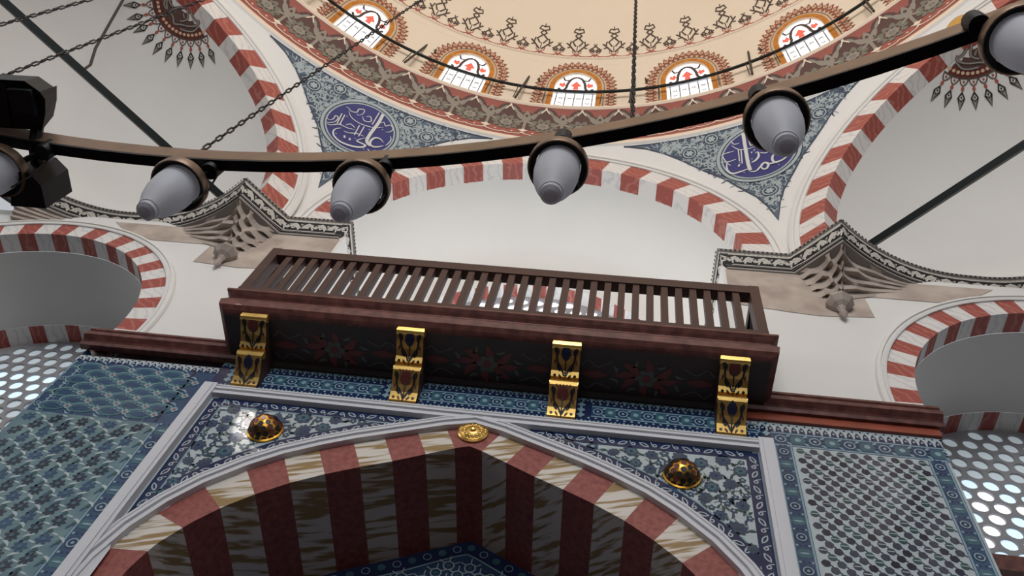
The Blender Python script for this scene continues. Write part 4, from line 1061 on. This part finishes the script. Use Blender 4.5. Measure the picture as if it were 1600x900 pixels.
# ---- chandelier ring, chains, holders
CC = Vector((.18, -7.12, 0)); CRR = 3.293
ch = thing('chandelier', (.18, -7.12, 3.08), 'huge dark metal chandelier ring hung on chains low above the viewer', 'chandelier')
mb = MB(); A_ = [math.radians(a*1.5) for a in range(240)]
sec = [(-.010, .022), (.010, .022), (.010, -.022), (-.010, -.022)]
rows = [[(CC.x+(CRR+dr)*math.sin(a), CC.y+(CRR+dr)*math.cos(a), 3.1+dz) for a in A_] for dr, dz in sec+sec[:1]]
mb.grid(rows, 'bronze', True); mb.build('ring_bar', ch, recalc=True)
mb = MB(); rows = [[(CC.x+(CRR+dr)*math.sin(a), CC.y+(CRR+dr)*math.cos(a), 3.077+dz) for a in A_] for dr, dz in ((-.010, 0), (.012, 0), (.012, -.006), (-.010, -.006), (-.010, 0))]
mb.grid(rows, 'black_metal', True); mb.build('ring_underside_shade', ch, recalc=True)  # black strip paints in the shade on the bar's underside
def chain(mb, a, b, r=.006, link=.035):
    a, b = Vector(a), Vector(b); n = int((b-a).length/link); d = (b-a).normalized(); s1 = d.orthogonal().normalized(); s2 = d.cross(s1)
    for k in range(n):
        c = a+d*link*(k+.5); s = s1 if k % 2 else s2
        pts = [c+d*math.cos(t)*link*.6+s*math.sin(t)*link*.15 for t in [2*math.pi*q/6 for q in range(7)]]
        mb.tube(pts, r*.55, 'iron_rust', 4, False)
CHN = [((.19, -3.83, 3.12), (891, -160)), ((1.05, -3.945, 3.12), (1000, -209)), ((-.65, -3.935, 3.12), (900, -213)), ((-.43, -3.88, 3.12), (890, -218))]
def unproj(u, v, z):
    d = F_+R_*(u-800)/FOC-U_*(v-450)/FOC; c = Vector((1.0413, -4.4388, 1.6)); return c+d*((z-c.z)/d.z)
for a, (u, v) in CHN:
    mb = MB(); top = unproj(u, v, 12.0); a = Vector(a); m = a.lerp(top, .38)
    chain(mb, a, m, .0045, .028); mb.tube([m, top, a.lerp(top, 1.35)], .006, 'iron_rust', 5, False); mb.build('hanging_chain', ch)
CUPS = [(-.188, -3.800), (.190, -3.797), (.557, -3.821), (.925, -3.884), (1.288, -3.993), (1.628, -4.142)]
CLAMP = [(-.105, -3.834), (.243, -3.818), (.595, -3.847), (.928, -3.92), (1.26, -4.02), (1.575, -4.156)]
LABS = ['frosted glass lamp cup cut by the left edge of the picture, below the black floodlight',
        'frosted glass lamp cup in front of the left stone corbel, second from the left',
        'frosted glass lamp cup hanging in front of the left foot of the middle striped arch',
        'frosted glass lamp cup in mid-picture, below the crown of the middle striped arch',
        'frosted glass lamp cup hiding part of the right-hand blue calligraphy medallion',
        'frosted glass lamp cup at the upper right edge of the picture, nearest the frame corner']
src = None
for i, (x, y) in enumerate(CUPS):
    hr = .050
    mb = MB(); mb.lathe((x, y, 3.03), [(hr+.0015, -.005), (hr+.004, -.006), (hr+.0055, .0), (hr+.004, .016), (hr-.002, .018)], 'bronze', 32)
    rim = mb.build('holder_ring', ch, smooth=True)
    mb = MB(); mb.lathe((x, y, 3.03), [(.041, .004), (hr+.0025, -.004), (hr+.001, .02), (.042, .022), (.041, .004)], 'black_metal', 28); mb.build('holder_cup', rim, smooth=True)
    kx, ky = CLAMP[i]; mb = MB()
    mb.lathe((kx, ky, 3.062), [(.0, -.006), (.016, -.006), (.017, 0), (.017, .03), (.012, .034), (0, .034)], 'black_metal', 16)
    d_ = Vector((kx-x, ky-y, 0)).normalized()*.046; mb.tube([(kx, ky, 3.08), ((kx+x+d_.x)/2, (ky+y+d_.y)/2, 3.068), (x+d_.x, y+d_.y, 3.046)], .006, 'black_metal', 6); cl = mb.build('clamp', ch, smooth=True)
    sb = MB(); sb.tube([(kx+.01, ky+.01, 3.07), (kx*.5+x*.5+.03, ky*.5+y*.5+.02, 3.03), (x+.04, y+.02, 3.0)], .0022, 'iron_rust', 5); sb.build('safety_wire', cl)
    if src is None:
        gbm = MB(); gbm.lathe((0, 0, 0), [(.0385, .03), (.0405, .0), (.0405, -.03), (.0375, -.06), (.031, -.086), (.0235, -.104), (.0205, -.115), (.0, -.117)], 'frosted_glass', 28)
        tb = MB(); tb.lathe((0, 0, -.12), [(.019, .006), (.0185, -.004), (.012, -.010), (.006, -.006), (0, -.006)], 'frosted_glass', 20)
        src = gbm.build('lamp_cup', smooth=True); tip = tb.build('glass_tip', smooth=True); tip.parent = src; cup = src
    else:
        cup = src.copy(); C.objects.link(cup); t2 = tip.copy(); C.objects.link(t2); t2.parent = cup
    cup.location = (x, y, 3.03); tag(cup, LABS[i], 'lamp', 'glass lamp cups on the chandelier ring')

# ---- black floodlight clamped on the ring
fl = thing('floodlight', (-.2, -3.9, 3.1), 'black boxy floodlight clamped on the chandelier ring at the left edge', 'floodlight')
def hull(mb, lo, hi, m, mtop=None):
    # prism between two polygons
    n = len(lo); mb.grid([lo, hi], m, True); mb.poly(lo[::-1], m); mb.poly(hi, mtop or m)
mb = MB()
lo = [(-.42, -3.965, 3.10), (-.135, -3.965, 3.10), (-.108, -3.945, 3.10), (-.100, -3.93, 3.10), (-.108, -3.90, 3.10), (-.125, -3.865, 3.10), (-.42, -3.865, 3.10)]
hi = [(x-.012, y+.008 if y < -3.94 else y-.01, 3.16) for x, y, z in lo]
hull(mb, lo, hi, 'black_plastic'); mb.build('housing', fl)
mb = MB(); mb.poly([(-.42, -3.96, 3.097), (-.175, -3.96, 3.097), (-.19, -3.87, 3.097), (-.42, -3.87, 3.097)], 'black_plastic_face')
mb.box(-.17, -.12, -3.95, -3.90, 3.088, 3.10, 'black_plastic_face'); mb.build('front_plate', fl)
mb = MB(); hull(mb, [(-.165, -3.80, 3.03), (-.125, -3.80, 3.03), (-.105, -3.775, 3.03), (-.108, -3.725, 3.03), (-.185, -3.725, 3.03)], [(-.165, -3.80, 3.12), (-.125, -3.80, 3.12), (-.105, -3.775, 3.12), (-.108, -3.725, 3.12), (-.185, -3.725, 3.12)], 'black_plastic'); mb.build('ballast_box', fl)
mb = MB(); mb.tube([(-.14, -3.87, 3.11), (-.135, -3.84, 3.08), (-.14, -3.80, 3.08)], .012, 'black_metal', 8); mb.build('bracket', fl)
